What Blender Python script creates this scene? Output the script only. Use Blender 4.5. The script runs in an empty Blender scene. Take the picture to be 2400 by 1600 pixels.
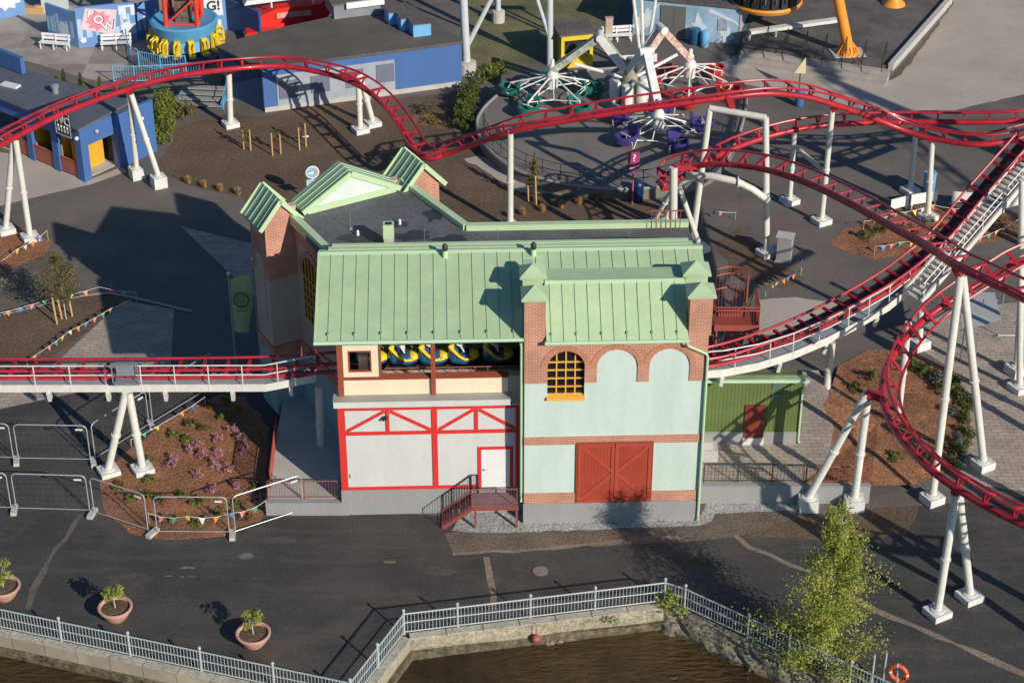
import bpy, bmesh, math, random
from mathutils import Vector, Matrix, Euler
random.seed(7)
S = bpy.context.scene
R = math.radians
# ---------------------------------------------------------------- camera, sky, sun, exposure
PITCH, FPX, CAMH = R(31.5), 4592.0, 53.0
cd = bpy.data.cameras.new('camera'); cam = bpy.data.objects.new('camera', cd)
S.collection.objects.link(cam); S.camera = cam
cam.location = (0, 0, CAMH); cam.rotation_euler = (R(90) - PITCH, 0, 0)
cd.sensor_width = 36; cd.lens = FPX / 2400 * 36; cd.clip_start = 1; cd.clip_end = 3000
SUN_EL, SUN_AZ = R(26.7), R(-50.6)            # azimuth measured from +X
w = bpy.data.worlds.new('World'); S.world = w; w.use_nodes = True
nt = w.node_tree; bg = nt.nodes['Background']
sky = nt.nodes.new('ShaderNodeTexSky'); sky.sky_type = 'NISHITA'; sky.sun_disc = False
sky.ozone_density = 4.0; sky.air_density = 1.2; sky.sun_elevation = SUN_EL; sky.sun_rotation = R(90) - SUN_AZ
tint = nt.nodes.new('ShaderNodeMix'); tint.data_type = 'RGBA'; tint.blend_type = 'MULTIPLY'; tint.inputs[0].default_value = 1; tint.inputs[7].default_value = (.72, 1.0, 1.22, 1)   # the clear, deep blue autumn sky
nt.links.new(sky.outputs[0], tint.inputs[6]); nt.links.new(tint.outputs[2], bg.inputs[0]); bg.inputs[1].default_value = 0.066
sd = bpy.data.lights.new('sun', 'SUN'); sun = bpy.data.objects.new('sun', sd); S.collection.objects.link(sun)
sd.energy = 4.8; sd.angle = R(0.5); sd.color = (1, .915, .79)
to_sun = Vector((math.cos(SUN_EL)*math.cos(SUN_AZ), math.cos(SUN_EL)*math.sin(SUN_AZ), math.sin(SUN_EL)))
sun.rotation_euler = to_sun.to_track_quat('Z', 'Y').to_euler(); sun.location = (30, -30, 60)
S.view_settings.view_transform = 'Standard'; S.view_settings.look = 'None'
S.view_settings.exposure = -0.08; S.view_settings.gamma = 1
S.cycles.max_bounces = 6; S.cycles.diffuse_bounces = 3; S.cycles.glossy_bounces = 3

# ---------------------------------------------------------------- surveying: photo point at a known height -> place on the site
_c, _s = math.cos(PITCH), math.sin(PITCH)
def g(x, y, z=0.0):
    x /= .98; y /= .98
    u = (x - 1200) / FPX; v = -(y - 800) / FPX
    dy, dz = _c + v*_s, -_s + v*_c
    t = (z - CAMH) / dz
    return Vector((u*t, dy*t, z))
def zat(Y, y):
    v = -(y/.98 - 800) / FPX
    return CAMH + Y/(_c + v*_s)*(-_s + v*_c)

# ---------------------------------------------------------------- materials
MATS = {}
def mat(name, col, rough=.6, var=.12, scale=1.2, bump=0., metal=0., col2=None, speck=0., spscale=40, streak=False, coat=0., dust=None):
    if name in MATS: return MATS[name]
    m = bpy.data.materials.new(name); m.use_nodes = True; MATS[name] = m
    n = m.node_tree.nodes; l = m.node_tree.links; p = n['Principled BSDF']
    p.inputs['Roughness'].default_value = rough; p.inputs['Metallic'].default_value = metal
    if coat: p.inputs['Coat Weight'].default_value = coat
    tc = n.new('ShaderNodeTexCoord')
    vec = tc.outputs['Object']
    if streak:
        mp = n.new('ShaderNodeMapping'); mp.inputs['Scale'].default_value = (1, 1, .18)
        l.new(vec, mp.inputs[0]); vec = mp.outputs[0]
    nz = n.new('ShaderNodeTexNoise'); nz.inputs['Scale'].default_value = scale; nz.inputs['Detail'].default_value = 6
    nz.inputs['Roughness'].default_value = .65
    l.new(vec, nz.inputs['Vector'])
    rp = n.new('ShaderNodeValToRGB')
    c = Vector(col[:3]); a = c*(1-var); b = Vector(col2[:3]) if col2 else c*(1+var)
    rp.color_ramp.elements[0].color = (*a, 1); rp.color_ramp.elements[1].color = (*b, 1)
    rp.color_ramp.elements[0].position = .32; rp.color_ramp.elements[1].position = .68
    l.new(nz.outputs['Fac'], rp.inputs[0]); out = rp.outputs[0]
    if speck:
        n2 = n.new('ShaderNodeTexNoise'); n2.inputs['Scale'].default_value = spscale; n2.inputs['Detail'].default_value = 3
        l.new(tc.outputs['Object'], n2.inputs['Vector'])
        mr = n.new('ShaderNodeMapRange'); mr.inputs[1].default_value = .3; mr.inputs[2].default_value = .7
        mr.inputs[3].default_value = 1-speck; mr.inputs[4].default_value = 1+speck
        l.new(n2.outputs['Fac'], mr.inputs[0])
        mx = n.new('ShaderNodeMix'); mx.data_type = 'RGBA'; mx.blend_type = 'MULTIPLY'; mx.inputs[0].default_value = 1
        l.new(out, mx.inputs[6]); l.new(mr.outputs[0], mx.inputs[7]); out = mx.outputs[2]
    if dust:                    # worn, dusty drifts and scuffs with their own outline
        for sc_, lo_, hi_, am_, dc_ in ((-.5, .50, .72, dust[1]*.6, dust[0]), (.16, .52, .74, dust[1], dust[0]), (1.1, .62, .72, dust[1]*.55, dust[0]), (.45, .60, .70, .35, tuple(x*.55 for x in col))):
            nd = n.new('ShaderNodeTexNoise'); nd.inputs['Scale'].default_value = abs(sc_); nd.inputs['Detail'].default_value = 8; nd.inputs['Roughness'].default_value = .7; nd.inputs['Distortion'].default_value = .6
            if sc_ < 0:            # long drag marks
                ms = n.new('ShaderNodeMapping'); ms.inputs['Scale'].default_value = (.22, 2.2, 1); ms.inputs['Rotation'].default_value = (0, 0, R(6)); l.new(tc.outputs['Object'], ms.inputs[0]); l.new(ms.outputs[0], nd.inputs['Vector'])
            else: l.new(tc.outputs['Object'], nd.inputs['Vector'])
            md = n.new('ShaderNodeMapRange'); md.inputs[1].default_value = lo_; md.inputs[2].default_value = hi_; md.inputs[4].default_value = am_
            l.new(nd.outputs['Fac'], md.inputs[0])
            xd = n.new('ShaderNodeMix'); xd.data_type = 'RGBA'; l.new(md.outputs[0], xd.inputs[0]); l.new(out, xd.inputs[6]); xd.inputs[7].default_value = (*dc_, 1); out = xd.outputs[2]
    l.new(out, p.inputs['Base Color'])
    if bump:
        bp = n.new('ShaderNodeBump'); bp.inputs['Strength'].default_value = bump; bp.inputs['Distance'].default_value = .05
        n3 = n.new('ShaderNodeTexNoise'); n3.inputs['Scale'].default_value = spscale*.5; n3.inputs['Detail'].default_value = 4
        l.new(tc.outputs['Object'], n3.inputs['Vector']); l.new(n3.outputs['Fac'], bp.inputs['Height'])
        l.new(bp.outputs[0], p.inputs['Normal'])
    return m
def brick_mat(name, c1, c2, mortar, bw=.26, bh=.085, ms=.012, plan=False, offset=.5, rough=.85):
    m = bpy.data.materials.new(name); m.use_nodes = True; MATS[name] = m
    n = m.node_tree.nodes; l = m.node_tree.links; p = n['Principled BSDF']; p.inputs['Roughness'].default_value = rough
    tc = n.new('ShaderNodeTexCoord'); sp = n.new('ShaderNodeSeparateXYZ'); l.new(tc.outputs['Object'], sp.inputs[0])
    cb = n.new('ShaderNodeCombineXYZ')
    if plan:
        l.new(sp.outputs[0], cb.inputs[0]); l.new(sp.outputs[1], cb.inputs[1])
    else:
        ad = n.new('ShaderNodeMath'); ad.operation = 'ADD'; l.new(sp.outputs[0], ad.inputs[0]); l.new(sp.outputs[1], ad.inputs[1])
        l.new(ad.outputs[0], cb.inputs[0]); l.new(sp.outputs[2], cb.inputs[1])
    br = n.new('ShaderNodeTexBrick'); br.offset = offset
    br.inputs['Color1'].default_value = (*c1, 1); br.inputs['Color2'].default_value = (*c2, 1); br.inputs['Mortar'].default_value = (*mortar, 1)
    br.inputs['Scale'].default_value = 1; br.inputs['Mortar Size'].default_value = ms
    br.inputs['Brick Width'].default_value = bw; br.inputs['Row Height'].default_value = bh
    l.new(cb.outputs[0], br.inputs['Vector'])
    nz = n.new('ShaderNodeTexNoise'); nz.inputs['Scale'].default_value = .9; nz.inputs['Detail'].default_value = 7; l.new(tc.outputs['Object'], nz.inputs['Vector'])
    mr = n.new('ShaderNodeMapRange'); mr.inputs[1].default_value = .3; mr.inputs[2].default_value = .7; mr.inputs[3].default_value = .82; mr.inputs[4].default_value = 1.15
    l.new(nz.outputs['Fac'], mr.inputs[0])
    mx = n.new('ShaderNodeMix'); mx.data_type = 'RGBA'; mx.blend_type = 'MULTIPLY'; mx.inputs[0].default_value = 1
    l.new(br.outputs['Color'], mx.inputs[6]); l.new(mr.outputs[0], mx.inputs[7]); l.new(mx.outputs[2], p.inputs['Base Color'])
    bp = n.new('ShaderNodeBump'); bp.inputs['Strength'].default_value = .5; bp.inputs['Distance'].default_value = .01; bp.invert = True
    l.new(br.outputs['Fac'], bp.inputs['Height']); l.new(bp.outputs[0], p.inputs['Normal'])
    return m
def stripe_mat(name, c1, c2, pitch, axis_sum=True, frac=.12, rough=.6):
    m = bpy.data.materials.new(name); m.use_nodes = True; MATS[name] = m
    n = m.node_tree.nodes; l = m.node_tree.links; p = n['Principled BSDF']; p.inputs['Roughness'].default_value = rough
    tc = n.new('ShaderNodeTexCoord'); sp = n.new('ShaderNodeSeparateXYZ'); l.new(tc.outputs['Object'], sp.inputs[0])
    ad = n.new('ShaderNodeMath'); ad.operation = 'ADD'; l.new(sp.outputs[0], ad.inputs[0])
    if axis_sum: l.new(sp.outputs[1], ad.inputs[1])
    else: ad.inputs[1].default_value = 0
    dv = n.new('ShaderNodeMath'); dv.operation = 'DIVIDE'; l.new(ad.outputs[0], dv.inputs[0]); dv.inputs[1].default_value = pitch
    fr = n.new('ShaderNodeMath'); fr.operation = 'FRACT'; l.new(dv.outputs[0], fr.inputs[0])
    lt = n.new('ShaderNodeMath'); lt.operation = 'LESS_THAN'; l.new(fr.outputs[0], lt.inputs[0]); lt.inputs[1].default_value = frac
    nz = n.new('ShaderNodeTexNoise'); nz.inputs['Scale'].default_value = 1.5; nz.inputs['Detail'].default_value = 6; l.new(tc.outputs['Object'], nz.inputs['Vector'])
    mr = n.new('ShaderNodeMapRange'); mr.inputs[1].default_value = .3; mr.inputs[2].default_value = .7; mr.inputs[3].default_value = .88; mr.inputs[4].default_value = 1.1
    l.new(nz.outputs['Fac'], mr.inputs[0])
    mx = n.new('ShaderNodeMix'); mx.data_type = 'RGBA'; mx.inputs[6].default_value = (*c1, 1); mx.inputs[7].default_value = (*c2, 1); l.new(lt.outputs[0], mx.inputs[0])
    m2 = n.new('ShaderNodeMix'); m2.data_type = 'RGBA'; m2.blend_type = 'MULTIPLY'; m2.inputs[0].default_value = 1
    l.new(mx.outputs[2], m2.inputs[6]); l.new(mr.outputs[0], m2.inputs[7]); l.new(m2.outputs[2], p.inputs['Base Color'])
    return m

WHITE = mat('white_render', (.60, .605, .59), .8, .06, 1.1, streak=True, speck=.03, spscale=6)
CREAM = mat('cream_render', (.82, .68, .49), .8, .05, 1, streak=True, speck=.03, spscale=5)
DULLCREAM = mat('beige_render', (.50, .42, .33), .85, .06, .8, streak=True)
MINT = mat('mint_render', (.545, .655, .60), .8, .07, .9, streak=True, speck=.03, spscale=5)
TEAL = mat('sea_green_render', (.26, .42, .42), .8, .05, .7, streak=True)
BRICK = brick_mat('red_brick', (.52, .20, .12), (.42, .15, .09), (.62, .44, .34))
BRICKV = mat('brick_voussoir', (.55, .24, .15), .85, .25, 9, .0)
ROOFG = mat('green_sheet_metal', (.425, .56, .34), .5, .07, .8, 0, .0, speck=.04, spscale=3)
ROOFE = mat('green_metal_trim', (.49, .64, .39), .45, .04, 1)
ROOFD = mat('dark_green_metal', (.25, .38, .26), .5, .05, 1)
FELT = mat('roofing_felt', (.115, .113, .125), .8, .22, .5, .3, speck=.3, spscale=14)
FELT2 = mat('damp_roofing_felt', (.045, .044, .046), .5, .2, 1, .2)
CONC = mat('grey_concrete', (.30, .30, .30), .85, .07, .8, .15, speck=.12, spscale=25, streak=True)
CONCL = mat('pale_concrete', (.48, .46, .43), .9, .1, 1.2, .2, speck=.15, spscale=25)
FOOT = mat('white_concrete', (.66, .66, .64), .8, .1, 2, .1, speck=.1, spscale=12)
RED = mat('signal_red_paint', (.68, .035, .03), .55, .06, 2)
BARN = stripe_mat('barn_red_boards', (.38, .055, .03), (.26, .034, .02), .14, frac=.14)
BARNP = mat('barn_red_paint', (.42, .065, .036), .6, .1, 4)
BROWN = mat('rust_brown_paint', (.31, .075, .042), .5, .08, 3)
YEL = mat('yellow_paint', (.80, .42, .07), .5, .06, 3)
GLASS = mat('dark_glass', (.012, .012, .014), .08, .2, 1)
GUT = mat('pale_green_gutter', (.46, .66, .44), .35, .03, 1)
TRK = mat('coaster_red', (.42, .02, .034), .38, .2, .8, coat=.2, speck=.15, spscale=5)
TRKD = mat('dark_coaster_red', (.22, .012, .02), .4, .12, 1)
STW = mat('off_white_steel', (.68, .67, .61), .45, .09, 1.4, streak=True, speck=.06, spscale=5)
STG = mat('galvanised_steel', (.45, .48, .50), .4, .1, 3, metal=.6)
DECK = mat('grey_grating', (.30, .34, .39), .6, .1, 3, .2)
DARK = mat('dark_metal', (.03, .03, .034), .5, .2, 3)
BLUE = mat('royal_blue_paint', (.06, .145, .37), .6, .07, .6, streak=True)
DBLUE = mat('navy_and_shaded_blue', (.03, .07, .22), .6, .08, .8)
LBLUE = mat('light_blue_paint', (.17, .42, .72), .5, .07, 1)
SBLUE = mat('sky_blue_paint', (.10, .36, .62), .5, .07, 1)
ORNG = mat('orange_paint', (.80, .30, .03), .5, .06, 1)
YELB = mat('bright_yellow', (.80, .56, .03), .45, .08, 3)
NAVYCAR = mat('deep_blue_shell', (.02, .10, .22), .25, .1, 1, coat=.5)
WPAINT = mat('white_paint', (.78, .78, .77), .5, .04, 2)
REDB = mat('vivid_red_paint', (.75, .03, .02), .45, .06, 1)
PURP = mat('violet_shell', (.055, .04, .19), .35, .15, 3, coat=.3)
GRNC = mat('jade_shell', (.016, .15, .115), .35, .15, 3, coat=.3)
WOODS = mat('pale_timber', (.58, .34, .15), .7, .12, 6)
TERRA = mat('terracotta', (.58, .33, .25), .75, .07, 4)
PINK = mat('magenta_panel', (.40, .05, .16), .5, .06, 3)
STONE = brick_mat('quay_stone', (.40, .345, .26), (.32, .275, .205), (.17, .15, .11), bw=1.5, bh=.62, ms=.02)
STONE2 = mat('rough_quay_stone', (.33, .29, .21), .95, .3, 2.2, .8, speck=.35, spscale=8)
BARK = mat('pale_bark', (.52, .50, .46), .85, .3, 6, .2)
BARKD = mat('brown_bark', (.10, .07, .05), .9, .2, 6, .2)
MESHW = mat('thin_wire', (.30, .31, .33), .5, .1, 3, metal=.5)
OLIVE = mat('olive_panel', (.23, .20, .05), .7, .1, 2)
GRNW = stripe_mat('green_board_wall', (.125, .17, .05), (.065, .09, .03), .17, frac=.16)
TREDD = mat('dark_red_boards', (.20, .03, .02), .6, .1, 3)
# foliage
def leafmat(name, a, b, sc=1.5):
    m = mat(name, a, .6, .35, sc, col2=b)
    n, l = m.node_tree.nodes, m.node_tree.links; p = n['Principled BSDF']; tr = n.new('ShaderNodeBsdfTranslucent'); mx = n.new('ShaderNodeMixShader'); mx.inputs[0].default_value = .35
    l.new(p.inputs['Base Color'].links[0].from_socket, tr.inputs['Color']); l.new(p.outputs[0], mx.inputs[1]); l.new(tr.outputs[0], mx.inputs[2]); l.new(mx.outputs[0], n['Material Output'].inputs['Surface'])
    return m
LEAF_B = leafmat('birch_leaf', (.31, .38, .06), (.54, .56, .12), 1.3)
LEAF_D = leafmat('dark_leaf', (.07, .115, .02), (.17, .21, .04), 1.5)
LEAF_H = leafmat('hedge_leaf', (.15, .21, .03), (.30, .34, .055), 2)
LEAF_Y = leafmat('dry_leaf', (.15, .15, .04), (.26, .22, .07), 2)
LEAF_P = leafmat('heather_pink', (.52, .22, .30), (.76, .42, .48), 4)
LEAF_T = leafmat('tan_tuft', (.52, .34, .15), (.78, .54, .28), 5)
LEAF_G = leafmat('grey_leaf', (.16, .18, .13), (.30, .31, .25), 4)
# grounds
ASPH = mat('fresh_asphalt', (.054, .0515, .0505), .85, .25, .35, .35, speck=.32, spscale=11, dust=((.15,.122,.10), .6))
ASPM = mat('worn_asphalt', (.135, .119, .106), .9, .22, .22, .3, speck=.22, spscale=10, dust=((.19,.165,.145), .5))
PLAZA = mat('pale_plaza_asphalt', (.43, .375, .33), .9, .12, .25, .2, speck=.13, spscale=10, dust=((.44,.40,.36), .4))
RIDEP = mat('ride_floor', (.185, .165, .15), .9, .15, .4, .2, speck=.15, spscale=10)
DPLAT = mat('dark_deck', (.115, .10, .094), .9, .35, .5, .2, speck=.2, spscale=8)
SOIL = mat('brown_soil', (.125, .082, .052), .95, .25, .3, .6, speck=.4, spscale=7, dust=((.15,.12,.085), .4))
MULCH = mat('bark_mulch', (.28, .122, .06), .95, .35, .8, .8, speck=.6, spscale=9, dust=((.10,.06,.035), .6))
GRAV = mat('grey_gravel', (.36, .355, .345), .95, .2, 1, .8, speck=.5, spscale=9)
DUST = mat('dry_dust', (.23, .175, .14), .95, .25, .8, .4, speck=.35, spscale=10)
GRASS = mat('dry_grass', (.15, .14, .065), .95, .4, .3, .6, speck=.4, spscale=8)
PAVE = brick_mat('beige_paving', (.45, .37, .305), (.36, .30, .25), (.22, .185, .15), bw=.55, bh=.28, ms=.018, plan=True)
TILE = brick_mat('pale_slab_paving', (.40, .355, .315), (.25, .22, .20), (.34, .305, .27), bw=2.6, bh=2.6, ms=.02, plan=True, offset=0)
KERB = mat('granite_kerb', (.36, .34, .31), .9, .12, 3, .2)

# ---------------------------------------------------------------- mesh builder
class MB:
    def __init__(s): s.v = []; s.f = []
    def add(s, vs, fs):
        o = len(s.v); s.v += [Vector(p) for p in vs]; s.f += [tuple(i+o for i in f) for f in fs]; return s
    def box(s, x0, x1, y0, y1, z0, z1):
        vs = [(x, y, z) for z in (z0, z1) for y in (y0, y1) for x in (x0, x1)]
        return s.add(vs, [(0,2,3,1), (4,5,7,6), (0,1,5,4), (2,6,7,3), (0,4,6,2), (1,3,7,5)])
    def obox(s, c, dx, dy, dz, rz=0):          # oriented box standing on c
        ca, sa = math.cos(rz), math.sin(rz); vs = []
        for z in (0, dz):
            for y in (-dy/2, dy/2):
                for x in (-dx/2, dx/2): vs.append((c[0]+x*ca-y*sa, c[1]+x*sa+y*ca, c[2]+z))
        return s.add(vs, [(0,2,3,1), (4,5,7,6), (0,1,5,4), (2,6,7,3), (0,4,6,2), (1,3,7,5)])
    def prism(s, poly, z0, z1):
        n = len(poly); vs = [(p[0], p[1], z0) for p in poly] + [(p[0], p[1], z1) for p in poly]
        return s.add(vs, [tuple(range(n-1, -1, -1)), tuple(range(n, 2*n))] + [(i, (i+1) % n, n+(i+1) % n, n+i) for i in range(n)])
    def xz(s, poly, y0, y1):                   # outline in x,z pulled along y
        n = len(poly); vs = [(p[0], y0, p[1]) for p in poly] + [(p[0], y1, p[1]) for p in poly]
        return s.add(vs, [tuple(range(n)), tuple(range(2*n-1, n-1, -1))] + [(n+i, n+(i+1) % n, (i+1) % n, i) for i in range(n)])
    def yz(s, poly, x0, x1):
        n = len(poly); vs = [(x0, p[0], p[1]) for p in poly] + [(x1, p[0], p[1]) for p in poly]
        return s.add(vs, [tuple(range(n-1, -1, -1)), tuple(range(n, 2*n))] + [(i, (i+1) % n, n+(i+1) % n, n+i) for i in range(n)])
    def tube(s, pts, r, n=8, cap=True, closed=False):
        pts = [Vector(p) for p in pts]; m = len(pts); o = len(s.v)
        for i, p in enumerate(pts):
            if closed: t = pts[(i+1) % m] - pts[i-1]
            else: t = pts[min(i+1, m-1)] - pts[max(i-1, 0)]
            t.normalize(); up = Vector((0, 0, 1)) if abs(t.z) < .95 else Vector((1, 0, 0))
            a = t.cross(up).normalized(); b = a.cross(t)
            rr = r[i] if isinstance(r, (list, tuple)) else r
            for k in range(n):
                q = 2*math.pi*k/n; s.v.append(p + a*(rr*math.cos(q)) + b*(rr*math.sin(q)))
        for i in range(m if closed else m-1):
            j = (i+1) % m
            for k in range(n):
                l = (k+1) % n; s.f.append((o+i*n+k, o+i*n+l, o+j*n+l, o+j*n+k))
        if cap and not closed:
            s.f.append(tuple(o+k for k in range(n-1, -1, -1))); s.f.append(tuple(o+(m-1)*n+k for k in range(n)))
        return s
    def bar(s, p, q, w, h):                    # rectangular bar between two points
        p, q = Vector(p), Vector(q); t = (q-p).normalized(); up = Vector((0, 0, 1)) if abs(t.z) < .95 else Vector((0, 1, 0))
        a = t.cross(up).normalized()*w/2; b = a.cross(t).normalized()*h/2
        return s.add([p-a-b, p+a-b, p+a+b, p-a+b, q-a-b, q+a-b, q+a+b, q-a+b],
                     [(0,1,2,3), (7,6,5,4), (0,4,5,1), (1,5,6,2), (2,6,7,3), (3,7,4,0)])
    def lathe(s, prof, c=(0, 0, 0), n=20, sx=1, sy=1):
        o = len(s.v); c = Vector(c)
        for r, z in prof:
            for k in range(n):
                q = 2*math.pi*k/n; s.v.append(c + Vector((r*math.cos(q)*sx, r*math.sin(q)*sy, z)))
        for i in range(len(prof)-1):
            for k in range(n):
                l = (k+1) % n; s.f.append((o+i*n+k, o+i*n+l, o+(i+1)*n+l, o+(i+1)*n+k))
        s.f.append(tuple(o+k for k in range(n-1, -1, -1))); s.f.append(tuple(o+(len(prof)-1)*n+k for k in range(n)))
        return s
    def blob(s, c, r, seed=0, rough=.25, n=7, m=10):
        rn = random.Random(seed); o = len(s.v); c = Vector(c)
        r = r if isinstance(r, (tuple, list)) else (r, r, r)
        for i in range(n+1):
            th = math.pi*i/n
            for k in range(m):
                f = 1 + rough*(rn.random()-.5)*2*(0 if i in (0, n) else 1); q = 2*math.pi*k/m
                s.v.append(c + Vector((r[0]*f*math.sin(th)*math.cos(q), r[1]*f*math.sin(th)*math.sin(q), r[2]*f*math.cos(th))))
        for i in range(n):
            for k in range(m):
                l = (k+1) % m; s.f.append((o+i*m+k, o+(i+1)*m+k, o+(i+1)*m+l, o+i*m+l))
        return s
    def quad(s, *p): return s.add(p, [tuple(range(len(p)))])
    def leaf(s, p, sz, rn):
        n = Vector((rn.gauss(0, 1), rn.gauss(0, 1), rn.gauss(0, 1)+.5)).normalized()
        a = n.orthogonal().normalized(); b = n.cross(a); q = rn.random()*6.28
        u = (a*math.cos(q)+b*math.sin(q))*sz; v = (b*math.cos(q)-a*math.sin(q))*sz*.6; p = Vector(p)
        return s.add([p-u, p-v, p+u, p+v], [(0, 1, 2, 3)])
def foliage(mb, c, r, n, sz, seed, clumps=0, cr=.3):
    rn = random.Random(seed); c = Vector(c)
    def pt():
        while 1:
            q = Vector((rn.uniform(-1, 1), rn.uniform(-1, 1), rn.uniform(-1, 1)))
            if q.length < 1: return q
    cl = [pt() for _ in range(clumps)]
    for _ in range(n):
        q = pt() if not cl else rn.choice(cl) + pt()*cr
        mb.leaf(c + Vector((q.x*r[0], q.y*r[1], q.z*r[2])), sz*rn.uniform(.6, 1.3), rn)
    return mb

# ---------------------------------------------------------------- scene objects
INV = {}
def thing(name, label, cat, loc=(0, 0, 0), rz=0, group=None):
    o = bpy.data.objects.new(name, None); S.collection.objects.link(o); o.empty_display_size = .3
    o.location = loc; o.rotation_euler = (0, 0, rz); o['label'] = label; o['category'] = cat
    if group: o['group'] = group
    INV[o.name] = (Matrix.Translation(Vector(loc)) @ Matrix.Rotation(rz, 4, 'Z')).inverted()
    return o
def mk(name, mb, m):
    me = bpy.data.meshes.new(name); me.from_pydata([tuple(v) for v in mb.v], [], mb.f); me.update()
    for x in (m if isinstance(m, (list, tuple)) else [m]): me.materials.append(x)
    return me
def smooth(me, ang=40):
    me.polygons.foreach_set('use_smooth', [True]*len(me.polygons))
    try: me.set_sharp_from_angle(angle=R(ang))
    except Exception: pass
def part(name, mb, m, parent=None, sm=False, world=True, label=None, fixn=True):
    """one mesh object; its points are given on the site (world=True) or in the thing's own frame"""
    if parent is not None and world:
        iv = INV[parent.name]; mb.v = [iv @ v for v in mb.v]
    me = mk(name, mb, m)
    if fixn:
        b = bmesh.new(); b.from_mesh(me); bmesh.ops.recalc_face_normals(b, faces=b.faces); b.to_mesh(me); b.free()
    if sm: smooth(me)
    o = bpy.data.objects.new(name, me); S.collection.objects.link(o)
    if parent is not None:
        o.parent = parent; INV[o.name] = INV[parent.name]
    if label: o['label'] = label
    return o
def tag(o, label, cat, group=None):
    o['label'] = label; o['category'] = cat
    if group: o['group'] = group
    return o
def solo(name, mb, m, label, cat, loc, group=None, sm=False, fixn=True):
    loc = Vector(loc); mb.v = [v-loc for v in mb.v]
    o = part(name, mb, m, None, sm, fixn=fixn); o.location = loc
    return tag(o, label, cat, group)
def copy_tree(o, parent=None):
    c = o.copy(); S.collection.objects.link(c)
    if parent is not None: c.parent = parent
    for ch in list(o.children): copy_tree(ch, c)
    return c
def structure(name, mb, m, sm=False):
    o = part(name, mb, m, None, sm); o['kind'] = 'structure'; return o
def text(name, body, size, m, parent, loc, rot, ext=.01, align='CENTER', bold=False):
    cu = bpy.data.curves.new(name, 'FONT'); cu.body = body; cu.size = size; cu.extrude = ext; cu.align_x = align; cu.align_y = 'CENTER'
    if bold: cu.offset = size*.02
    t = bpy.data.objects.new(name, cu); S.collection.objects.link(t)
    bpy.context.view_layer.update()
    me = bpy.data.meshes.new_from_object(t.evaluated_get(bpy.context.evaluated_depsgraph_get()))
    bpy.data.objects.remove(t); me.materials.clear(); me.materials.append(m)
    o = bpy.data.objects.new(name, me); S.collection.objects.link(o); o.parent = parent; o.location = loc; o.rotation_euler = rot
    INV[o.name] = INV[parent.name]
    return o
def jag(pts, step=.7, amp=.12, seed=1):
    """break a long outline into short, slightly wandering stretches"""
    rn = random.Random(seed); out = []
    for i, p in enumerate(pts):
        q = pts[(i+1) % len(pts)]; d = (Vector(q)-Vector(p)); n = max(1, int(d.length/step))
        for k in range(n):
            r = Vector(p) + d*k/n
            if k: r += Vector((rn.uniform(-amp, amp), rn.uniform(-amp, amp), 0))
            out.append(r)
    return out
def sheet(name, pix, z, m, amp=0, seed=1, world=False):
    pts = [Vector((p[0], p[1], z)) for p in pix] if world else [g(x, y, z) for x, y in pix]
    if amp: pts = jag(pts, .6, amp, seed)
    mb = MB(); mb.add(pts, [tuple(range(len(pts)))])
    me_o = structure(name, mb, m)
    b = bmesh.new(); b.from_mesh(me_o.data)
    for f in b.faces:
        if f.normal.z < 0: f.normal_flip()
    bmesh.ops.triangulate(b, faces=b.faces); b.to_mesh(me_o.data); b.free()
    return me_o
def strip(name, pix, width, z, m, amp=.06, seed=3):
    pts = [g(x, y, z) for x, y in pix]; rn = random.Random(seed); fine = []
    for i in range(len(pts)-1):
        n = max(1, int((pts[i+1]-pts[i]).length/.8))
        for k in range(n): fine.append(pts[i].lerp(pts[i+1], k/n))
    fine.append(pts[-1]); L = []; Rr = []
    for i, p in enumerate(fine):
        t = fine[min(i+1, len(fine)-1)] - fine[max(i-1, 0)]; nrm = Vector((-t.y, t.x, 0)).normalized()
        L.append(p+nrm*(width/2+rn.uniform(-amp, amp))); Rr.append(p-nrm*(width/2+rn.uniform(-amp, amp)))
    mb = MB(); n = len(fine); mb.add(L+Rr, [(i, n+i, n+i+1, i+1) for i in range(n-1)])
    return structure(name, mb, m)
# ================================================================ GROUND, QUAY AND WATER
def q(x, y, z=0): return g(x*.98, y*.98, z)          # full-size photo point
QA, QB, QC, QD = q(-420, 1383), q(823, 1649), q(947.5, 1486), q(1557, 1412)
QE, QF = q(1604, 1427), q(2560, 1872)
FENCE = [QA, QB, QC, QD, QE, QF]
def offset(line, d):
    out = []
    for i, p in enumerate(line):
        n = Vector((0, 0, 0))
        for a, b in ((i-1, i), (i, i+1)):
            if a >= 0 and b < len(line):
                t = (line[b]-line[a]).normalized(); n += Vector((t.y, -t.x, 0))
        n.normalize()
        a = max(i-1, 0); t = (line[min(a+1, len(line)-1)]-line[a]).normalized()
        k = max(.45, n.dot(Vector((t.y, -t.x, 0)))); out.append(p + n*d/k)
    return out
EDGE = offset(FENCE, .12)
ground = sheet('ground', [(p.x, p.y) for p in EDGE] + [(420, 20), (420, 700), (-420, 700), (-420, 70)], 0, ASPM, world=True)
APR = [(-100, 955), (60, 927), (190, 900), (420, 893), (640, 890), (780, 1165), (1240, 1205), (1620, 1195), (1990, 1172), (2100, 1162), (2352, 1142), (2600, 1125)]
sheet('asphalt', [(p.x, p.y) for p in offset(FENCE, .1)] + [(g(x, y).x, g(x, y).y) for x, y in reversed(APR)], .004, ASPH, world=True)
sheet('plaza_paving', [(-80,-60),(-80,150),(60,140),(230,190),(300,172),(290,130),(350,122),(510,100),(560,-60)], .008, TILE)
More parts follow.
